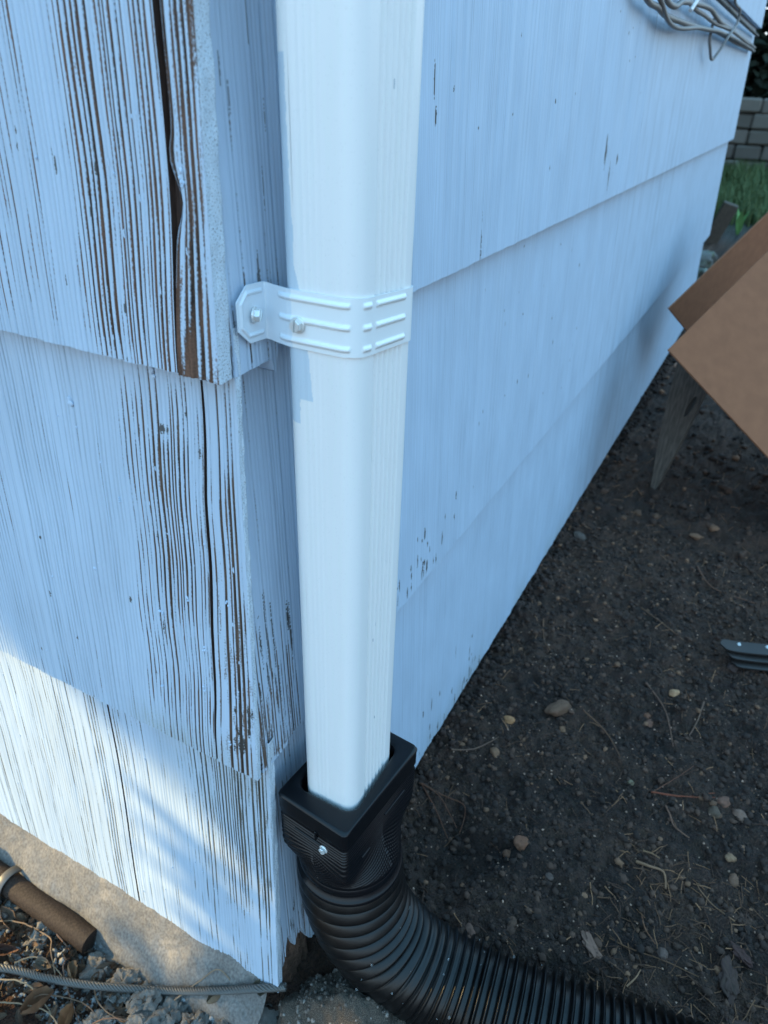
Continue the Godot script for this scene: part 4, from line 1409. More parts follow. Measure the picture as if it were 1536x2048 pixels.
func _left_corner() -> void:
	# rusty pipe with its clamp, lying along the foundation
	var rp := thing("rusty_steel_pipe", "rusty brown steel pipe lying against the concrete foundation", "pipe")
	var p0 := Vector3(-0.045, -0.764, -0.52)
	var p1 := Vector3(-0.044, -0.778, -0.258)
	var b := MB.new()
	b.tube(curve_points([p0 + (p0 - p1) * 2.0, p0, p1], 0.01), func(u: float, a: float) -> float: return 0.0150 + 0.0009 * noise.get_noise_2d(u * 900.0, cos(a) * 60.0), 28)
	part(rp, "tube", b.mesh(M.rust))
	var cl := thing("pipe_clamp", "steel clamp with a bolt fixed round the rusty pipe", "clamp")
	var cb := MB.new()
	var at := p1.lerp(p0, 0.56)
	var ax := (p1 - p0).normalized()
	var side := ax.cross(Vector3.UP).normalized()
	var upv := side.cross(ax).normalized()
	var band := PackedVector3Array()
	for k in 25:
		var a := lerpf(-0.35, PI + 0.35, k / 24.0)
		var r := 0.0178 if k > 2 and k < 22 else 0.0192
		band.append(at + side * cos(a) * r + upv * sin(a) * r)
	band.insert(0, band[0] + side * 0.016 - upv * 0.002)
	band.append(band[band.size() - 1] - side * 0.016 - upv * 0.002)
	var strip := func(i: int, j: int) -> Vector3:
		var wv: float = [-0.0055, -0.0055, 0.0055, 0.0055, -0.0055][i]
		var out := (band[j] - at).normalized() * (0.0034 if i == 1 or i == 2 else 0.0)
		return band[j] + ax * wv + out
	cb.sheet(5, band.size(), strip, false, true)
	part(cl, "band", cb.mesh(M.steel))
	for sg: float in [-1.0, 1.0]:
		var bolt := MB.new()
		var hexa := PackedVector2Array()
		var shaft := PackedVector2Array()
		for k in 6:
			hexa.append(Vector2.from_angle(TAU * k / 6.0) * 0.0068)
		for k in 12:
			shaft.append(Vector2.from_angle(TAU * k / 12.0) * 0.0038)
		var bt := Transform3D(Basis(side, upv, ax), at + side * sg * 0.031 - upv * 0.006)
		bolt.prism(bt, hexa, -0.012, -0.006, 0.0006)
		bolt.prism(bt, shaft, -0.006, 0.030, 0.0006)
		part(cl, "bolt", bolt.mesh(M.steel))
	var fit := MB.new()
	var fp := p1.lerp(p0, 0.80)
	fit.tube(PackedVector3Array([fp - ax * 0.03 + upv * 0.024, fp + upv * 0.023, fp + ax * 0.004 + upv * 0.022]), func(_u: float, _a: float) -> float: return 0.0125, 18)
	single("white_fitting", fit.mesh(mat(lin(0.55, 0.58, 0.58), 0.5)), "white fitting on top of the rusty pipe above the clamp", "pipe fitting")

	# stranded steel rope
	var keys := [Vector3(-0.26, -0.775, -0.52), Vector3(-0.165, -0.772, -0.405), Vector3(-0.1217, -0.770, -0.3257), Vector3(-0.1005, -0.772, -0.2641), Vector3(-0.0778, -0.772, -0.2058), Vector3(-0.0430, -0.777, -0.1383), Vector3(-0.0262, -0.745, -0.0760), Vector3(-0.0092, -0.7175, -0.0235), Vector3(0.006, -0.712, 0.006)]
	var line := curve_points(keys, 0.0012)
	var wr := thing("steel_wire_rope", "twisted steel wire rope lying on the dry leaves along the foundation", "wire rope")
	var n := line.size()
	var nx := Vector3.UP
	var frames := []
	for j in n:
		var tg := (line[mini(j + 1, n - 1)] - line[maxi(j - 1, 0)]).normalized()
		nx = (nx - tg * nx.dot(tg)).normalized()
		frames.append([nx, tg.cross(nx)])
	for k in 7:
		var q := PackedVector3Array()
		for j in n:
			var a := TAU * k / 6.0 + j * 0.0012 * TAU / 0.024
			q.append(line[j] + (frames[j][0] * cos(a) + frames[j][1] * sin(a)) * (0.0031 if k < 6 else 0.0))
		var sb := MB.new()
		sb.tube(q, func(_u: float, _a: float) -> float: return 0.00142, 7)
		part(wr, "strand", sb.mesh(M.steel))

	# lumps of broken mortar at the edge of the concrete
	var gl := "grey mortar lumps below the side wall"
	var lumps := [[-0.066, -0.385, 0.017, "grey mortar lump under the rusty pipe beside the clamp"], [-0.062, -0.327, 0.018, "grey mortar lump under the middle of the rusty pipe"], [-0.058, -0.232, 0.021, "pale mortar lump just past the end of the rusty pipe"], [-0.060, -0.190, 0.021, "large crumbly mortar lump against the foundation past the rusty pipe"], [-0.064, -0.150, 0.018, "mortar lump behind the steel rope"], [-0.058, -0.118, 0.020, "mortar lump touching the steel rope"], [-0.085, -0.135, 0.022, "dark grey mortar lump in front of the steel rope"], [-0.062, -0.082, 0.020, "mortar lump in front of the rope near the corner"], [-0.11, -0.18, 0.017, "small mortar lump among the dry leaves"], [-0.045, -0.045, 0.020, "mortar lump at the foot of the house corner"]]
	for k in lumps.size():
		var q: Array = lumps[k]
		var mb := MB.new()
		mb.lump(Transform3D(Basis.from_euler(Vector3(0, k * 1.3, 0.2)).scaled(Vector3(1.15, 0.75, 1.0) * q[2] * 0.95), Vector3.ZERO), noise, 0.62, k * 37.0, 60, 40, 1.7)
		single("mortar_lump", mb.mesh(M.mortar), q[3], "mortar lump", gl, Vector3(q[0], ground_y(q[0], q[1]) + 0.006, q[1]))

	# leaf litter nobody could count
	var lf := dry_leaf(1.0, 0.55, 0.5, 0.5, Color(1, 1, 1), 3.0)
	var xf := []
	var cols := []
	for k in 5200:
		var z := rng.randf_range(-0.55, -0.01)
		var x := -0.062 - 0.30 * pow(rng.randf(), 1.4)
		if rng.randf() < 0.3:
			x = rng.randf_range(-0.08, -0.045)
		var s := 0.005 + 0.022 * pow(rng.randf(), 2.2)
		if k > 2600:
			z = rng.randf_range(-1.6, -0.45)
			x = -0.062 - 0.8 * pow(rng.randf(), 1.3)
			s *= 1.6
		xf.append(Transform3D(Basis.from_euler(Vector3(rng.randf_range(-1, 1), rng.randf() * TAU, rng.randf_range(-1, 1))).scaled(Vector3.ONE * s), Vector3(x, ground_y(x, z) + rng.randf_range(0.0, 0.012), z)))
		cols.append(Color(0.05, 0.032, 0.022).lerp(Color(0.24, 0.14, 0.08), pow(rng.randf(), 1.5)))
	scatter(self, "leaf_litter", lf, xf, cols)
	var gr := MB.new()
	gr.lump(Transform3D.IDENTITY, noise, 0.6, 8.0, 7, 5)
	xf = []
	cols = []
	for k in 5200:
		var z := rng.randf_range(-0.5, 0.02)
		var x := rng.randf_range(-0.13, -0.03)
		var s := 0.0008 + 0.003 * pow(rng.randf(), 2.4)
		xf.append(Transform3D(Basis.from_euler(Vector3(rng.randf() * 6, rng.randf() * 6, 0)).scaled(Vector3.ONE * s), Vector3(x, maxf(ground_y(x, z), -0.812 + (x + 0.052) * 1.7) + s * 0.3, z)))
		cols.append(Color(0.33, 0.33, 0.33) * rng.randf_range(0.2, 1.1))
	scatter(self, "mortar_grit", gr.mesh(M.crumb), xf, cols)

	# leaves one can pick out
	var gn := "dry leaves at the foot of the side wall"
	var leaves := [[-0.100, -0.345, 0.060, 0.024, Color(0.13, 0.06, 0.04), 0.5, 0.9, "long dark red-brown leaf standing below the rusty pipe"], [-0.128, -0.258, 0.050, 0.028, Color(0.20, 0.10, 0.05), 1.2, 0.8, "curled orange-brown leaf in front of the steel rope"], [-0.145, -0.30, 0.045, 0.026, Color(0.15, 0.085, 0.05), 2.2, 0.7, "brown leaf in the nearest corner of the leaf litter"], [-0.092, -0.285, 0.034, 0.022, Color(0.24, 0.18, 0.13), 0.2, 0.8, "pale crumpled leaf beside the steel rope under the pipe end"], [-0.085, -0.25, 0.032, 0.018, Color(0.22, 0.14, 0.08), 2.7, 0.9, "curled tan leaf behind the steel rope"], [-0.115, -0.215, 0.034, 0.022, Color(0.20, 0.095, 0.04), 1.7, 0.7, "small orange leaf between the roots"], [-0.026, -0.070, 0.030, 0.018, Color(0.23, 0.16, 0.10), 1.1, 0.8, "curled tan leaf alone on the concrete near the corner"], [-0.003, -0.022, 0.026, 0.020, Color(0.19, 0.14, 0.09), 0.4, 0.4, "flat tan leaf on the concrete at the house corner"], [-0.078, -0.375, 0.045, 0.022, Color(0.16, 0.10, 0.065), 2.9, 0.7, "dull brown leaf under the clamp"], [-0.135, -0.345, 0.05, 0.022, Color(0.14, 0.07, 0.045), 0.9, 0.8, "dark brown leaf beside the steel rope at its far end"]]
	for k in leaves.size():
		var q: Array = leaves[k]
		var o := single("dry_leaf", dry_leaf(q[2], q[3], 0.9, q[6], q[4], k * 17.0), q[7], "leaf", gn, Vector3(q[0], maxf(ground_y(q[0], q[1]), -0.812 + (q[0] + 0.052) * 1.6) + 0.010, q[1]))
		o.rotation = Vector3(0.3 * sin(k * 2.1), q[5], 0.5 * cos(k * 1.7))
	# stringy roots and stalks
	var gs := "dry stringy stalks among the leaf litter"
	var stalks := [[[-0.115, -0.42], [-0.078, -0.37], [-0.066, -0.31], [-0.080, -0.285], [-0.095, -0.262], "pale stalk curving out from under the rusty pipe"], [[-0.060, -0.300], [-0.066, -0.270], [-0.083, -0.262], [-0.100, -0.235], [-0.115, -0.20], "stalk looping over the end of the rusty pipe"], [[-0.145, -0.34], [-0.120, -0.29], [-0.120, -0.25], [-0.130, -0.22], [-0.150, -0.2], "long reddish stalk crossing under the steel rope"], [[-0.140, -0.27], [-0.118, -0.262], [-0.100, -0.23], [-0.098, -0.20], [-0.115, -0.16], "arched tan stalk in front of the steel rope"], [[-0.060, -0.235], [-0.080, -0.215], [-0.092, -0.185], [-0.090, -0.15], "thin stalk bending over the mortar lumps"], [[-0.110, -0.31], [-0.092, -0.30], [-0.088, -0.27], [-0.096, -0.24], "short curled stalk beside the crumpled leaf"], [[-0.13, -0.20], [-0.10, -0.17], [-0.08, -0.13], [-0.075, -0.10], "pale stalk lying nearest the corner"], [[-0.045, -0.12], [-0.022, -0.095], [-0.012, -0.075], [-0.012, -0.055], "thin vine stalk climbing the concrete near the corner"], [[-0.155, -0.31], [-0.135, -0.275], [-0.125, -0.235], [-0.14, -0.19], "dark stalk at the edge of the litter"]]
	for k in stalks.size():
		var q: Array = stalks[k]
		var ks := []
		for i in q.size() - 1:
			var x: float = q[i][0]
			var z: float = q[i][1]
			ks.append(Vector3(x, maxf(ground_y(x, z), -0.812 + (x + 0.052) * 1.7) + 0.008 + 0.013 * absf(sin(i * 1.9 + k)), z))
		var sb := MB.new()
		var tone := Color(0.26, 0.19, 0.12).lerp(Color(0.15, 0.08, 0.05), 0.5 + 0.5 * sin(k * 2.3))
		sb.tube(curve_points(ks, 0.003, 0.0012), func(u: float, _a: float) -> float: return 0.00105 * (1.0 - 0.4 * u), 7, func(_i: int, _j: int) -> Color: return tone)
		single("dry_stalk", sb.mesh(M.plant), q[q.size() - 1], "stalk", gs)

	# rough aggregate footing under the corner, beside the drain pipe
	var ft := MB.new()
	ft.lump(Transform3D(Basis.from_euler(Vector3(0.05, 0.3, -0.1)).scaled(Vector3(0.066, 0.105, 0.082)), Vector3.ZERO), noise, 0.30, 63.0, 70, 50, 1.1)
	var fo := single("concrete_footing", ft.mesh(M.aggregate), "rough dark pebbly concrete footing beside the drain pipe at the corner", "footing", "", Vector3(0.020, -0.800, 0.080))
	xf = []
	cols = []
	for k in 1800:   # pebbles standing out of its face
		var d := Vector3(rng.randf_range(-1, 1), rng.randf_range(0.15, 1), rng.randf_range(-1, 1)).normalized()
		var s := 0.0006 + 0.0022 * pow(rng.randf(), 3.0)
		var g := noise.get_noise_3d(d.x * 44.0 + 63.0, d.y * 44.0 + 44.1, d.z * 44.0) + 0.30 * noise.get_noise_3d(d.x * 187.0, d.y * 187.0 + 63.0, d.z * 187.0)
		var at2 := Basis.from_euler(Vector3(0.05, 0.3, -0.1)).scaled(Vector3(0.066, 0.105, 0.082)) * (d * (1.0 + 0.30 * g))
		xf.append(Transform3D(Basis.from_euler(Vector3(k, k * 2.0, 0)).scaled(Vector3.ONE * s), at2))
		cols.append(Color(0.20, 0.155, 0.125).lerp(Color(0.36, 0.31, 0.27), pow(rng.randf(), 3.0)) * rng.randf_range(0.3, 0.85))
	scatter(fo, "pebbles", gr.mesh(M.crumb), xf, cols)
	var f2 := MB.new()
	f2.lump(Transform3D(Basis.from_scale(Vector3(0.05, 0.04, 0.045)), Vector3.ZERO), noise, 0.5, 23.0, 44, 28, 1.2)
	single("concrete_chunk", f2.mesh(M.mortar), "grey concrete chunk at the foot of the house corner under the rope's end", "concrete chunk", "", Vector3(-0.018, -0.806, 0.008))

# ---------------------------------------------------------------- things on the bare soil
func _soil_things() -> void:
	var tan_c := Color(0.17, 0.125, 0.085)
	var gp := "pebbles on the bare soil"
	var peb := [[0.589, 0.153, 0.026, Color(0.125, 0.105, 0.08), "largest smooth brown oval stone on the soil"], [0.5246, 0.0877, 0.0115, Color(0.33, 0.26, 0.15), "yellow-tan pebble near the front wall"], [0.4532, 0.090, 0.0095, Color(0.20, 0.165, 0.12), "small grey-tan oval pebble nearest the wall"], [0.318, 0.1772, 0.0135, Color(0.17, 0.115, 0.08), "reddish tan pebble beside the dark hollow"], [0.302, 0.166, 0.008, Color(0.15, 0.11, 0.08), "small tan pebble touching the reddish one by the hollow"], [0.5006, 0.2899, 0.0072, Color(0.16, 0.20, 0.16), "small greenish pebble below the long dark twig"], [0.5051, 0.4065, 0.0115, Color(0.10, 0.105, 0.09), "dark green-grey stone of the three clustered stones"], [0.5292, 0.417, 0.0125, Color(0.16, 0.12, 0.10), "pinkish brown stone of the three clustered stones"], [0.5197, 0.441, 0.0125, Color(0.20, 0.19, 0.18), "pale grey stone of the three clustered stones"], [0.4131, 0.4439, 0.0105, Color(0.17, 0.14, 0.11), "round brown pebble beyond the bent straws"], [0.4416, 0.4362, 0.0085, Color(0.25, 0.23, 0.17), "round pale olive pebble next to the round brown one"], [0.1807, 0.160, 0.0085, Color(0.15, 0.13, 0.12), "grey pebble lying against the drain pipe"], [0.2644, 0.3757, 0.0085, Color(0.12, 0.125, 0.13), "bluish grey pebble below the long straw"], [0.7203, 0.318, 0.0105, Color(0.40, 0.35, 0.24), "pale cream pebble between the metal straps and the oval stone"], [0.6536, 0.2857, 0.0105, Color(0.18, 0.12, 0.085), "orange-tan pebble left of the cream pebble"], [0.640, 0.293, 0.009, Color(0.16, 0.12, 0.10), "dull tan pebble touching the orange-tan pebble"], [2.531, 0.061, 0.034, Color(0.36, 0.31, 0.27), "pale round stone under the cardboard flap by the wall"], [1.1489, 0.040, 0.017, Color(0.09, 0.11, 0.12), "flat bluish stone near the foot of the front wall"], [0.2149, 0.2026, 0.009, Color(0.10, 0.085, 0.07), "dark brown pebble close above the drain pipe"], [0.2958, 0.2263, 0.007, Color(0.09, 0.095, 0.10), "small slate pebble in the dark soil"], [0.85, 0.40, 0.012, Color(0.05, 0.05, 0.055), "dark stone behind the stacked metal straps"], [0.556, 0.170, 0.008, Color(0.20, 0.16, 0.11), "little tan pebble at the lower end of the big oval stone"], [0.36, 0.52, 0.008, Color(0.19, 0.16, 0.13), "tan pebble by the bark pieces"]]
	for k in peb.size():
		var q: Array = peb[k]
		var b := MB.new()
		var c: Color = warm(q[3])
		q[2] *= 0.88
		var stretch := Vector3(1.0, 0.62, 0.8) if k != 0 else Vector3(0.60, 0.5, 1.05)
		b.lump(Transform3D(Basis.from_scale(stretch * q[2]), Vector3.ZERO), noise, 0.42, k * 13.0, 26, 16, 0.8, func(i: int, j: int) -> Color: return c * (0.85 + 0.4 * noise.get_noise_2d(i * 9.0 + k * 50.0, j * 9.0)))
		var o := single("pebble", b.mesh(M.stone), q[4], "pebble", gp, Vector3(q[0], ground_y(q[0], q[1]) + q[2] * 0.10, q[1]))
		o.rotation = Vector3(0.2 * sin(k), k * 2.1 if k != 0 else 0.85, 0.2 * cos(k * 1.3))
	# wood chips and clods
	var chips := [[0.2321, 0.3018, Vector3(0.034, 0.005, 0.013), Color(0.17, 0.15, 0.14), 0.9, "grey wood chip lying near the drain pipe"], [0.2675, 0.4494, Vector3(0.034, 0.007, 0.018), Color(0.05, 0.044, 0.042), 0.3, "large dark bark piece by the litter"], [0.305, 0.46, Vector3(0.022, 0.006, 0.012), Color(0.05, 0.034, 0.034), 1.3, "small dark bark piece above the large one"], [0.225, 0.47, Vector3(0.034, 0.006, 0.016), Color(0.05, 0.04, 0.04), 2.0, "dark bark piece nearest the drain pipe"]]
	for q: Array in chips:
		var b := MB.new()
		var c: Color = warm(q[3])
		b.lump(Transform3D(Basis.from_scale(q[2] * 0.6), Vector3.ZERO), noise, 0.95, q[0] * 777.0, 30, 18, 1.3, func(i: int, j: int) -> Color: return c * (0.8 + 0.6 * noise.get_noise_2d(i * 30.0, j * 6.0)))
		var o := single("bark_chip", b.mesh(M.plant), q[5], "wood chip", "", Vector3(q[0], ground_y(q[0], q[1]) + 0.004, q[1]))
		o.rotation = Vector3(0.15, q[4], 0.2)
	# straws, needles and roots one can pick out: points, radius, colour, name, label
	var reed := Color(0.22, 0.19, 0.14)
	var needle := Color(0.19, 0.085, 0.055)
	var dark := Color(0.10, 0.062, 0.042)
	var list := [[[[0.2598, 0.284], [0.2575, 0.33], [0.254, 0.38], [0.2531, 0.4261]], 0.0009, Color(0.13, 0.10, 0.065), "long thin brown straw near the drain pipe"], [[[0.4921, 0.3204], [0.511, 0.362], [0.5326, 0.4029]], 0.0010, needle, "straight red-brown pine needle left of the three clustered stones"], [[[0.4921, 0.3206], [0.508, 0.366], [0.526, 0.4045]], 0.0009, needle, "second red-brown needle joined to the straight one"], [[[0.4923, 0.3202], [0.527, 0.345], [0.5653, 0.3682]], 0.0007, Color(0.13, 0.08, 0.06), "dark needle branching away from the red-brown pair"], [[[0.352, 0.010], [0.330, 0.044], [0.3044, 0.0778]], 0.0011, dark, "brown needle poking out beside the black adapter"], [[[0.3515, 0.012], [0.352, 0.05], [0.351, 0.0837], [0.3153, 0.0908]], 0.0012, dark, "bent brown twig beside the black adapter"], [[[0.3505, 0.009], [0.345, 0.045], [0.322, 0.084]], 0.0010, dark, "thin brown twig under the bent one by the adapter"], [[[0.3699, 0.3236], [0.3675, 0.3398], [0.3697, 0.3581], [0.3547, 0.3651]], 0.0021, reed, "thick pale straw with a crooked end"], [[[0.3928, 0.3285], [0.390, 0.340], [0.3842, 0.3492]], 0.0013, Color(0.26, 0.23, 0.16), "short pale straw above the crooked one"], [[[0.4787, 0.3433], [0.463, 0.352], [0.4529, 0.3606], [0.448, 0.3821]], 0.0014, Color(0.16, 0.13, 0.11), "curved grey root between the needles and the round pebbles"], [[[0.42, 0.03], [0.44, 0.06], [0.475, 0.085]], 0.0014, Color(0.12, 0.11, 0.10), "grey twig near the foot of the front wall"], [[[0.60, 0.19], [0.575, 0.235], [0.53, 0.265]], 0.0016, Color(0.11, 0.085, 0.06), "crooked brown twig right of the big oval stone"], [[[0.72, 0.27], [0.67, 0.31], [0.60, 0.335]], 0.0017, Color(0.12, 0.10, 0.085), "long dark twig below the cream pebble"], [[[0.95, 0.22], [0.90, 0.27], [0.875, 0.31]], 0.0017, Color(0.13, 0.11, 0.085), "pale twig lying left of the metal straps"], [[[0.90, 0.42], [0.86, 0.45], [0.82, 0.465]], 0.0015, Color(0.12, 0.09, 0.08), "thin stick leaning on the stacked metal straps"], [[[0.72, 0.365], [0.68, 0.362], [0.645, 0.355]], 0.0017, Color(0.12, 0.11, 0.10), "short stick right of the cream pebble"], [[[1.15, 0.30], [1.09, 0.34], [1.06, 0.42]], 0.0019, Color(0.13, 0.10, 0.08), "curved twig in the middle of the soil"], [[[0.80, 0.06], [0.76, 0.075], [0.72, 0.095]], 0.0016, Color(0.14, 0.115, 0.09), "twig stub lying near the wall above the oval stone"], [[[0.30, 0.345], [0.285, 0.352], [0.272, 0.366]], 0.0009, Color(0.17, 0.12, 0.08), "short straw crossing the long thin one"], [[[0.205, 0.345], [0.218, 0.352], [0.232, 0.356]], 0.0011, Color(0.26, 0.23, 0.17), "pale straw tip at the edge of the drain pipe"], [[[0.345, 0.448], [0.36, 0.425], [0.372, 0.405], [0.38, 0.40]], 0.0010, Color(0.20, 0.17, 0.12), "wispy straw tuft stem below the round brown pebble"]]
	for k in list.size():
		var q: Array = list[k]
		var ks := []
		for i in (q[0] as Array).size():
			var x: float = q[0][i][0]
			var z: float = q[0][i][1]
			ks.append(Vector3(x, ground_y(x, z) + 0.0035 + 0.004 * absf(sin(i * 2.1 + k)), z))
		var b := MB.new()
		var r: float = q[1]
		var c: Color = warm(q[2])
		b.tube(curve_points(ks, 0.004, 0.0006), func(u: float, _a: float) -> float: return r * (1.0 - 0.45 * u), 7, func(_i: int, j: int) -> Color: return c * (0.8 + 0.4 * absf(noise.get_noise_1d(j * 25.0 + k * 90.0))))
		single("twig", b.mesh(M.plant), q[3], "twig", "twigs and needles on the bare soil")
	# the rest of the fine litter
	var st := MB.new()
	st.tube(PackedVector3Array([Vector3(-0.5, 0, 0), Vector3(-0.15, 0.03, 0.02), Vector3(0.2, 0.02, -0.02), Vector3(0.5, -0.02, 0.03)]), func(u: float, _a: float) -> float: return 0.028 * (1.0 - 0.4 * u), 5)
	var xf := []
	var cols := []
	for k in 1300:
		var x := rng.randf_range(0.15, 1.9)
		var z := rng.randf_range(0.0, 0.62)
		if k < 420:
			x = rng.randf_range(0.17, 0.42)
			z = rng.randf_range(0.30, 0.55)
		var l := rng.randf_range(0.008, 0.030) * (1.0 + x * 0.5)
		xf.append(Transform3D(Basis.from_euler(Vector3(rng.randf_range(-0.2, 0.2), rng.randf() * TAU, rng.randf_range(-0.25, 0.25))).scaled(Vector3(l, 0.022, 0.022)), Vector3(x, ground_y(x, z) + 0.002, z)))
		cols.append(warm(Color(0.055, 0.042, 0.033).lerp(Color(0.30, 0.24, 0.16), pow(rng.randf(), 3.2))))
	scatter(self, "plant_litter", st.mesh(M.crumb), xf, cols)

# ---------------------------------------------------------------- beyond the house, and the tree whose shade falls on the corner
func leaf_card(l: float, w: float) -> ArrayMesh:
	var b := MB.new()
	b.sheet(5, 5, func(i: int, j: int) -> Vector3:
		var t := j / 4.0
		var u := i / 2.0 - 1.0
		return Vector3(u * w * 0.5 * sin(PI * clampf(t, 0.04, 0.97)), absf(u) * w * 0.18 - l * 0.15 * t * t, (t - 0.5) * l), true)
	return b.mesh(M.leaf)

func crown(parent: Node, called: String, mesh: ArrayMesh, count: int, size: Vector2, where: Callable, c0: Color, c1: Color) -> void:
	var xf := []
	var cols := []
	for k in count:
		var p = where.call(k)
		if p == null:
			continue
		xf.append(Transform3D(Basis.from_euler(Vector3(rng.randf_range(-0.9, 0.9), rng.randf() * TAU, rng.randf_range(-0.9, 0.9))).scaled(Vector3.ONE * rng.randf_range(size.x, size.y)), p))
		cols.append(c0.lerp(c1, rng.randf()))
	scatter(parent, called, mesh, xf, cols)

func _far_things() -> void:
	var lc := leaf_card(1.0, 0.6)
	# garden wall of grey stones
	var gw := thing("stone_wall", "low grey stone garden wall far beyond the end of the house", "stone wall", Vector3(10.9, 0, 0))
	var back := MB.new()
	back.box(Transform3D(Basis.IDENTITY, Vector3(0.26, -0.34, 0.2)), Vector3(0.3, 0.86, 4.2))
	part(gw, "backing", back.mesh(M.core))
	for row in 5:
		var z := -1.9 + 0.13 * (row % 2)
		while z < 2.2:
			var l := rng.randf_range(0.22, 0.42)
			var c := Color(0.15, 0.125, 0.105) * rng.randf_range(0.75, 1.25)
			var b := MB.new()
			b.box(Transform3D(Basis.from_euler(Vector3(rng.randf_range(-0.06, 0.06), rng.randf_range(-0.08, 0.08), 0)), Vector3(rng.randf_range(-0.03, 0.03), -0.68 + row * 0.175, z + l / 2)), Vector3(0.24, rng.randf_range(0.160, 0.176), l - 0.006), 0.022, c)
			part(gw, "stone", b.mesh(M.stone))
			z += l
	# dark hedge behind it
	var hd := thing("dark_hedge", "dark evergreen hedge rising behind the stone garden wall", "hedge", Vector3(12.6, -0.74, 0.0))
	var trunk := MB.new()
	for k in 5:
		trunk.tube(PackedVector3Array([Vector3(0, 0, -1.8 + k * 0.9), Vector3(0.1, 1.0, -1.7 + k * 0.9), Vector3(0, 2.2, -1.8 + k * 0.9)]), func(u: float, _a: float) -> float: return 0.05 * (1.0 - 0.6 * u), 8)
	part(hd, "stems", trunk.mesh(M.rot))
	crown(hd, "foliage", lc, 14000, Vector2(0.14, 0.28), func(_k: int):
		return Vector3(rng.randf_range(-0.8, 0.9), rng.randf_range(0.1, 3.4), rng.randf_range(-2.8, 2.8)), Color(0.012, 0.020, 0.012), Color(0.035, 0.05, 0.03))
	# hedge along the plot, hidden by the house: keeps the low sun off the garden behind
	var h2 := thing("tall_hedge", "tall green hedge standing behind the house along the garden", "hedge", Vector3(8.2, -0.74, -2.7))
	var t2 := MB.new()
	for k in 9:
		t2.tube(PackedVector3Array([Vector3(-4.2 + k, 0, 0), Vector3(-4.1 + k, 1.6, 0.1), Vector3(-4.2 + k, 3.0, 0)]), func(u: float, _a: float) -> float: return 0.06 * (1.0 - 0.6 * u), 8)
	part(h2, "stems", t2.mesh(M.rot))
	crown(h2, "foliage", lc, 12000, Vector2(0.28, 0.5), func(_k: int):
		return Vector3(rng.randf_range(-4.9, 4.9), rng.randf_range(0.1, 4.2), rng.randf_range(-0.45, 0.45)), Color(0.03, 0.05, 0.02), Color(0.06, 0.09, 0.04))
	# grass strip
	var blade := MB.new()
	blade.sheet(3, 5, func(i: int, j: int) -> Vector3:
		var t := j / 4.0
		return Vector3((i - 1) * 0.035 * (1.0 - t * 0.9), t, 0.35 * t * t), false)
	var xf := []
	var cols := []
	for k in 9000:
		var x := rng.randf_range(6.2, 10.7)
		var z := rng.randf_range(-1.1, 1.0)
		xf.append(Transform3D(Basis.from_euler(Vector3(rng.randf_range(-0.3, 0.3), rng.randf() * TAU, 0)).scaled(Vector3(0.28, rng.randf_range(0.08, 0.22), 0.25)), Vector3(x, ground_y(x, z) - 0.01, z)))
		cols.append(Color(0.04, 0.075, 0.018).lerp(Color(0.12, 0.15, 0.05), rng.randf()))
	scatter(self, "grass", blade.mesh(M.leaf), xf, cols)
	# broken concrete and mossy stones at the far corner of the house
	var rocks := [[3.55, -0.05, 0.085, Color(0.16, 0.17, 0.155), "mossy grey stone at the far corner of the house"], [3.95, -0.02, 0.075, Color(0.20, 0.20, 0.18), "pale broken concrete lump behind the mossy stone"], [4.5, -0.14, 0.09, Color(0.12, 0.12, 0.11), "dark stone farther along behind the house corner"], [4.2, 0.14, 0.055, Color(0.17, 0.18, 0.17), "small grey stone beside the cardboard flap"]]
	for k in rocks.size():
		var q: Array = rocks[k]
		var c: Color = q[3]
		var b := MB.new()
		b.lump(Transform3D(Basis.from_scale(Vector3(1.3, 0.8, 1.0) * q[2]), Vector3.ZERO), noise, 0.5, k * 91.0 + 5.0, 34, 22, 1.1, func(i: int, j: int) -> Color: return c.lerp(Color(0.07, 0.10, 0.04), clampf(noise.get_noise_2d(i * 12.0 + k * 70.0, j * 12.0) * 1.6, 0, 0.7)))
		var o := single("garden_stone", b.mesh(M.stone), q[4], "stone", "stones beyond the house corner", Vector3(q[0], ground_y(q[0], q[1]) + q[2] * 0.3, q[1]))
		o.rotation.y = k * 1.2
	var bd := MB.new()
	bd.box(Transform3D(Basis.from_euler(Vector3(0.28, 0.2, 0.15)), Vector3(5.3, -0.62, -0.13)), Vector3(0.05, 0.30, 0.10), 0.006)
	single("leaning_board", bd.mesh(M.grey_wood), "dark grey board leaning behind the house corner", "board")
	var gl := thing("garden_plant", "single bright green leaf growing from the bare soil past the house corner", "plant", Vector3(5.8, ground_y(5.8, -0.03), -0.03))
	for k in 3:
		var lb := MB.new()
		lb.sheet(5, 9, func(i: int, j: int) -> Vector3:
			var t := j / 8.0
			return Vector3((i - 2) * 0.013 * sin(PI * clampf(t * 0.9 + 0.1, 0, 1)), t * 0.17, 0.05 * t * t).rotated(Vector3.UP, k * 2.1 + 0.4), false, false, null, func(_i: int, _j: int) -> Color: return Color(0.16, 0.32, 0.10))
		part(gl, "leaf", lb.mesh(M.leaf))
	# board fence across the garden, facing the front wall
	var fe := thing("board_fence", "dark wooden board fence across the garden from the front wall", "fence", Vector3(0, -0.75, 5.5))
	for k in 80:
		var bb := MB.new()
		bb.box(Transform3D(Basis.IDENTITY, Vector3(-4.0 + k * 0.2, 0.85, rng.randf_range(-0.004, 0.004))), Vector3(0.19, 1.7 + rng.randf_range(-0.01, 0.01), 0.022), 0.002)
		part(fe, "board", bb.mesh(M.grey_wood))
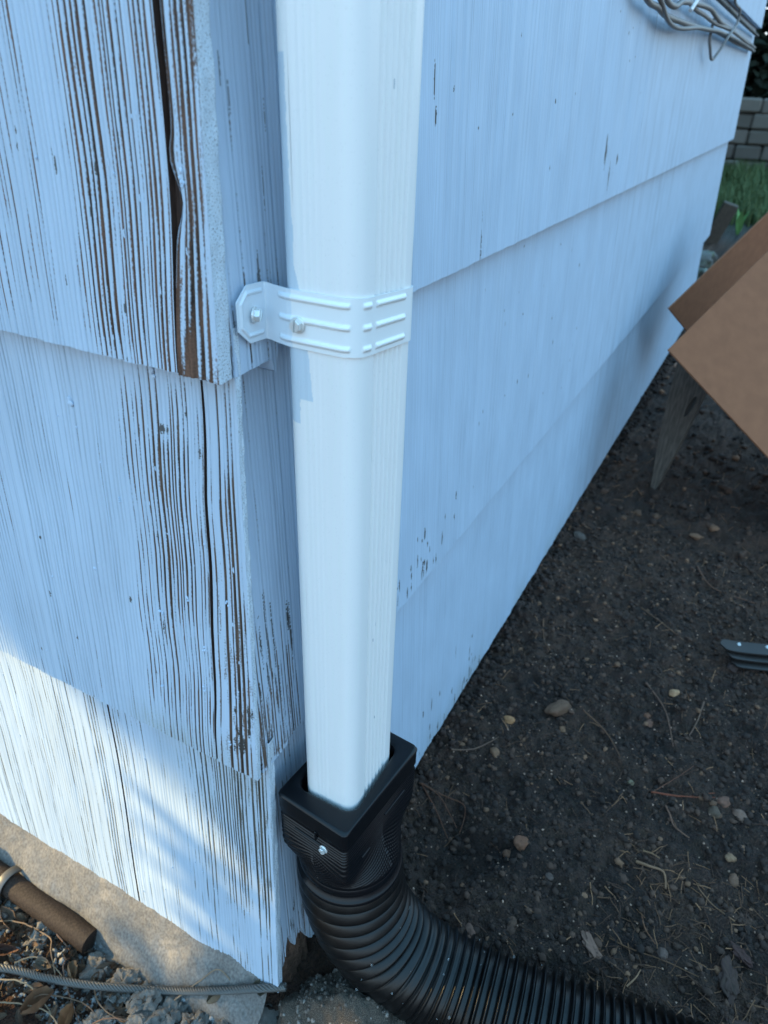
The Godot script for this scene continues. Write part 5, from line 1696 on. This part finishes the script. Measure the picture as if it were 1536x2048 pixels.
	for y: float in [0.35, 1.4]:
		var rl := MB.new()
		rl.box(Transform3D(Basis.IDENTITY, Vector3(3.9, y, 0.05)), Vector3(16.0, 0.09, 0.05), 0.004)
		part(fe, "rail", rl.mesh(M.grey_wood))
	# a shrub in front of it: its ragged edge dapples the foot of the wall
	var sh := thing("garden_shrub", "loose round shrub growing by the side wall in front of the tree", "shrub", Vector3(-1.06, -0.8, -1.88))
	var sb := MB.new()
	for k in 6:
		var a := k * 1.05
		sb.tube(curve_points([Vector3(0, -0.05, 0), Vector3(cos(a) * 0.05, 0.6, sin(a) * 0.05), Vector3(cos(a) * 0.2, 1.3, sin(a) * 0.2)], 0.1), func(u: float, _b: float) -> float: return 0.012 * (1.0 - 0.7 * u), 7, func(_i: int, _j: int) -> Color: return Color(0.09, 0.075, 0.06))
	part(sh, "stems", sb.mesh(M.plant))
	crown(sh, "foliage", lc, 1500, Vector2(0.05, 0.09), func(_k: int):
		var d := Vector3(rng.randf_range(-1, 1), rng.randf_range(-1, 1), rng.randf_range(-1, 1))
		if d.length() > 1.0:
			return null
		return Vector3(d.x * 0.30, 1.19 + d.y * 0.38, d.z * 0.30), Color(0.03, 0.055, 0.02), Color(0.07, 0.11, 0.04))
	# the tree
	var tr := thing("garden_tree", "leafy tree standing by the side wall of the house", "tree", Vector3(-1.43, -0.8, -2.85))
	var tb := MB.new()
	tb.tube(curve_points([Vector3(0, -0.1, 0), Vector3(0.02, 0.9, 0.0), Vector3(-0.02, 2.0, 0.03), Vector3(0.03, 3.4, 0.0)], 0.12), func(u: float, a: float) -> float: return 0.085 * (1.0 - 0.65 * u) + 0.006 * sin(a * 5.0), 16, func(_i: int, _j: int) -> Color: return Color(0.09, 0.075, 0.06))
	for k in 9:
		var a := k * 2.4
		var y0 := 2.25 + 0.13 * k
		tb.tube(curve_points([Vector3(0, y0, 0), Vector3(cos(a) * 0.4, y0 + 0.25, sin(a) * 0.4), Vector3(cos(a) * 0.85, y0 + 0.35, sin(a) * 0.85)], 0.1), func(u: float, _b: float) -> float: return 0.03 * (1.0 - 0.75 * u), 8, func(_i: int, _j: int) -> Color: return Color(0.09, 0.075, 0.06))
	part(tr, "trunk", tb.mesh(M.plant))
	crown(tr, "crown", lc, 7000, Vector2(0.10, 0.19), func(_k: int):
		var d := Vector3(rng.randf_range(-1, 1), rng.randf_range(-1, 1), rng.randf_range(-1, 1))
		if d.length() > 1.0:
			d = d.normalized() * pow(rng.randf(), 0.4)
		var p := Vector3(d.x * 1.05, 2.85 + d.y * 0.85, d.z * 0.95)
		if noise.get_noise_3d(p.x * 60.0, p.y * 60.0, p.z * 60.0) < -0.35:
			return null
		return p, Color(0.03, 0.06, 0.015), Color(0.08, 0.13, 0.04))
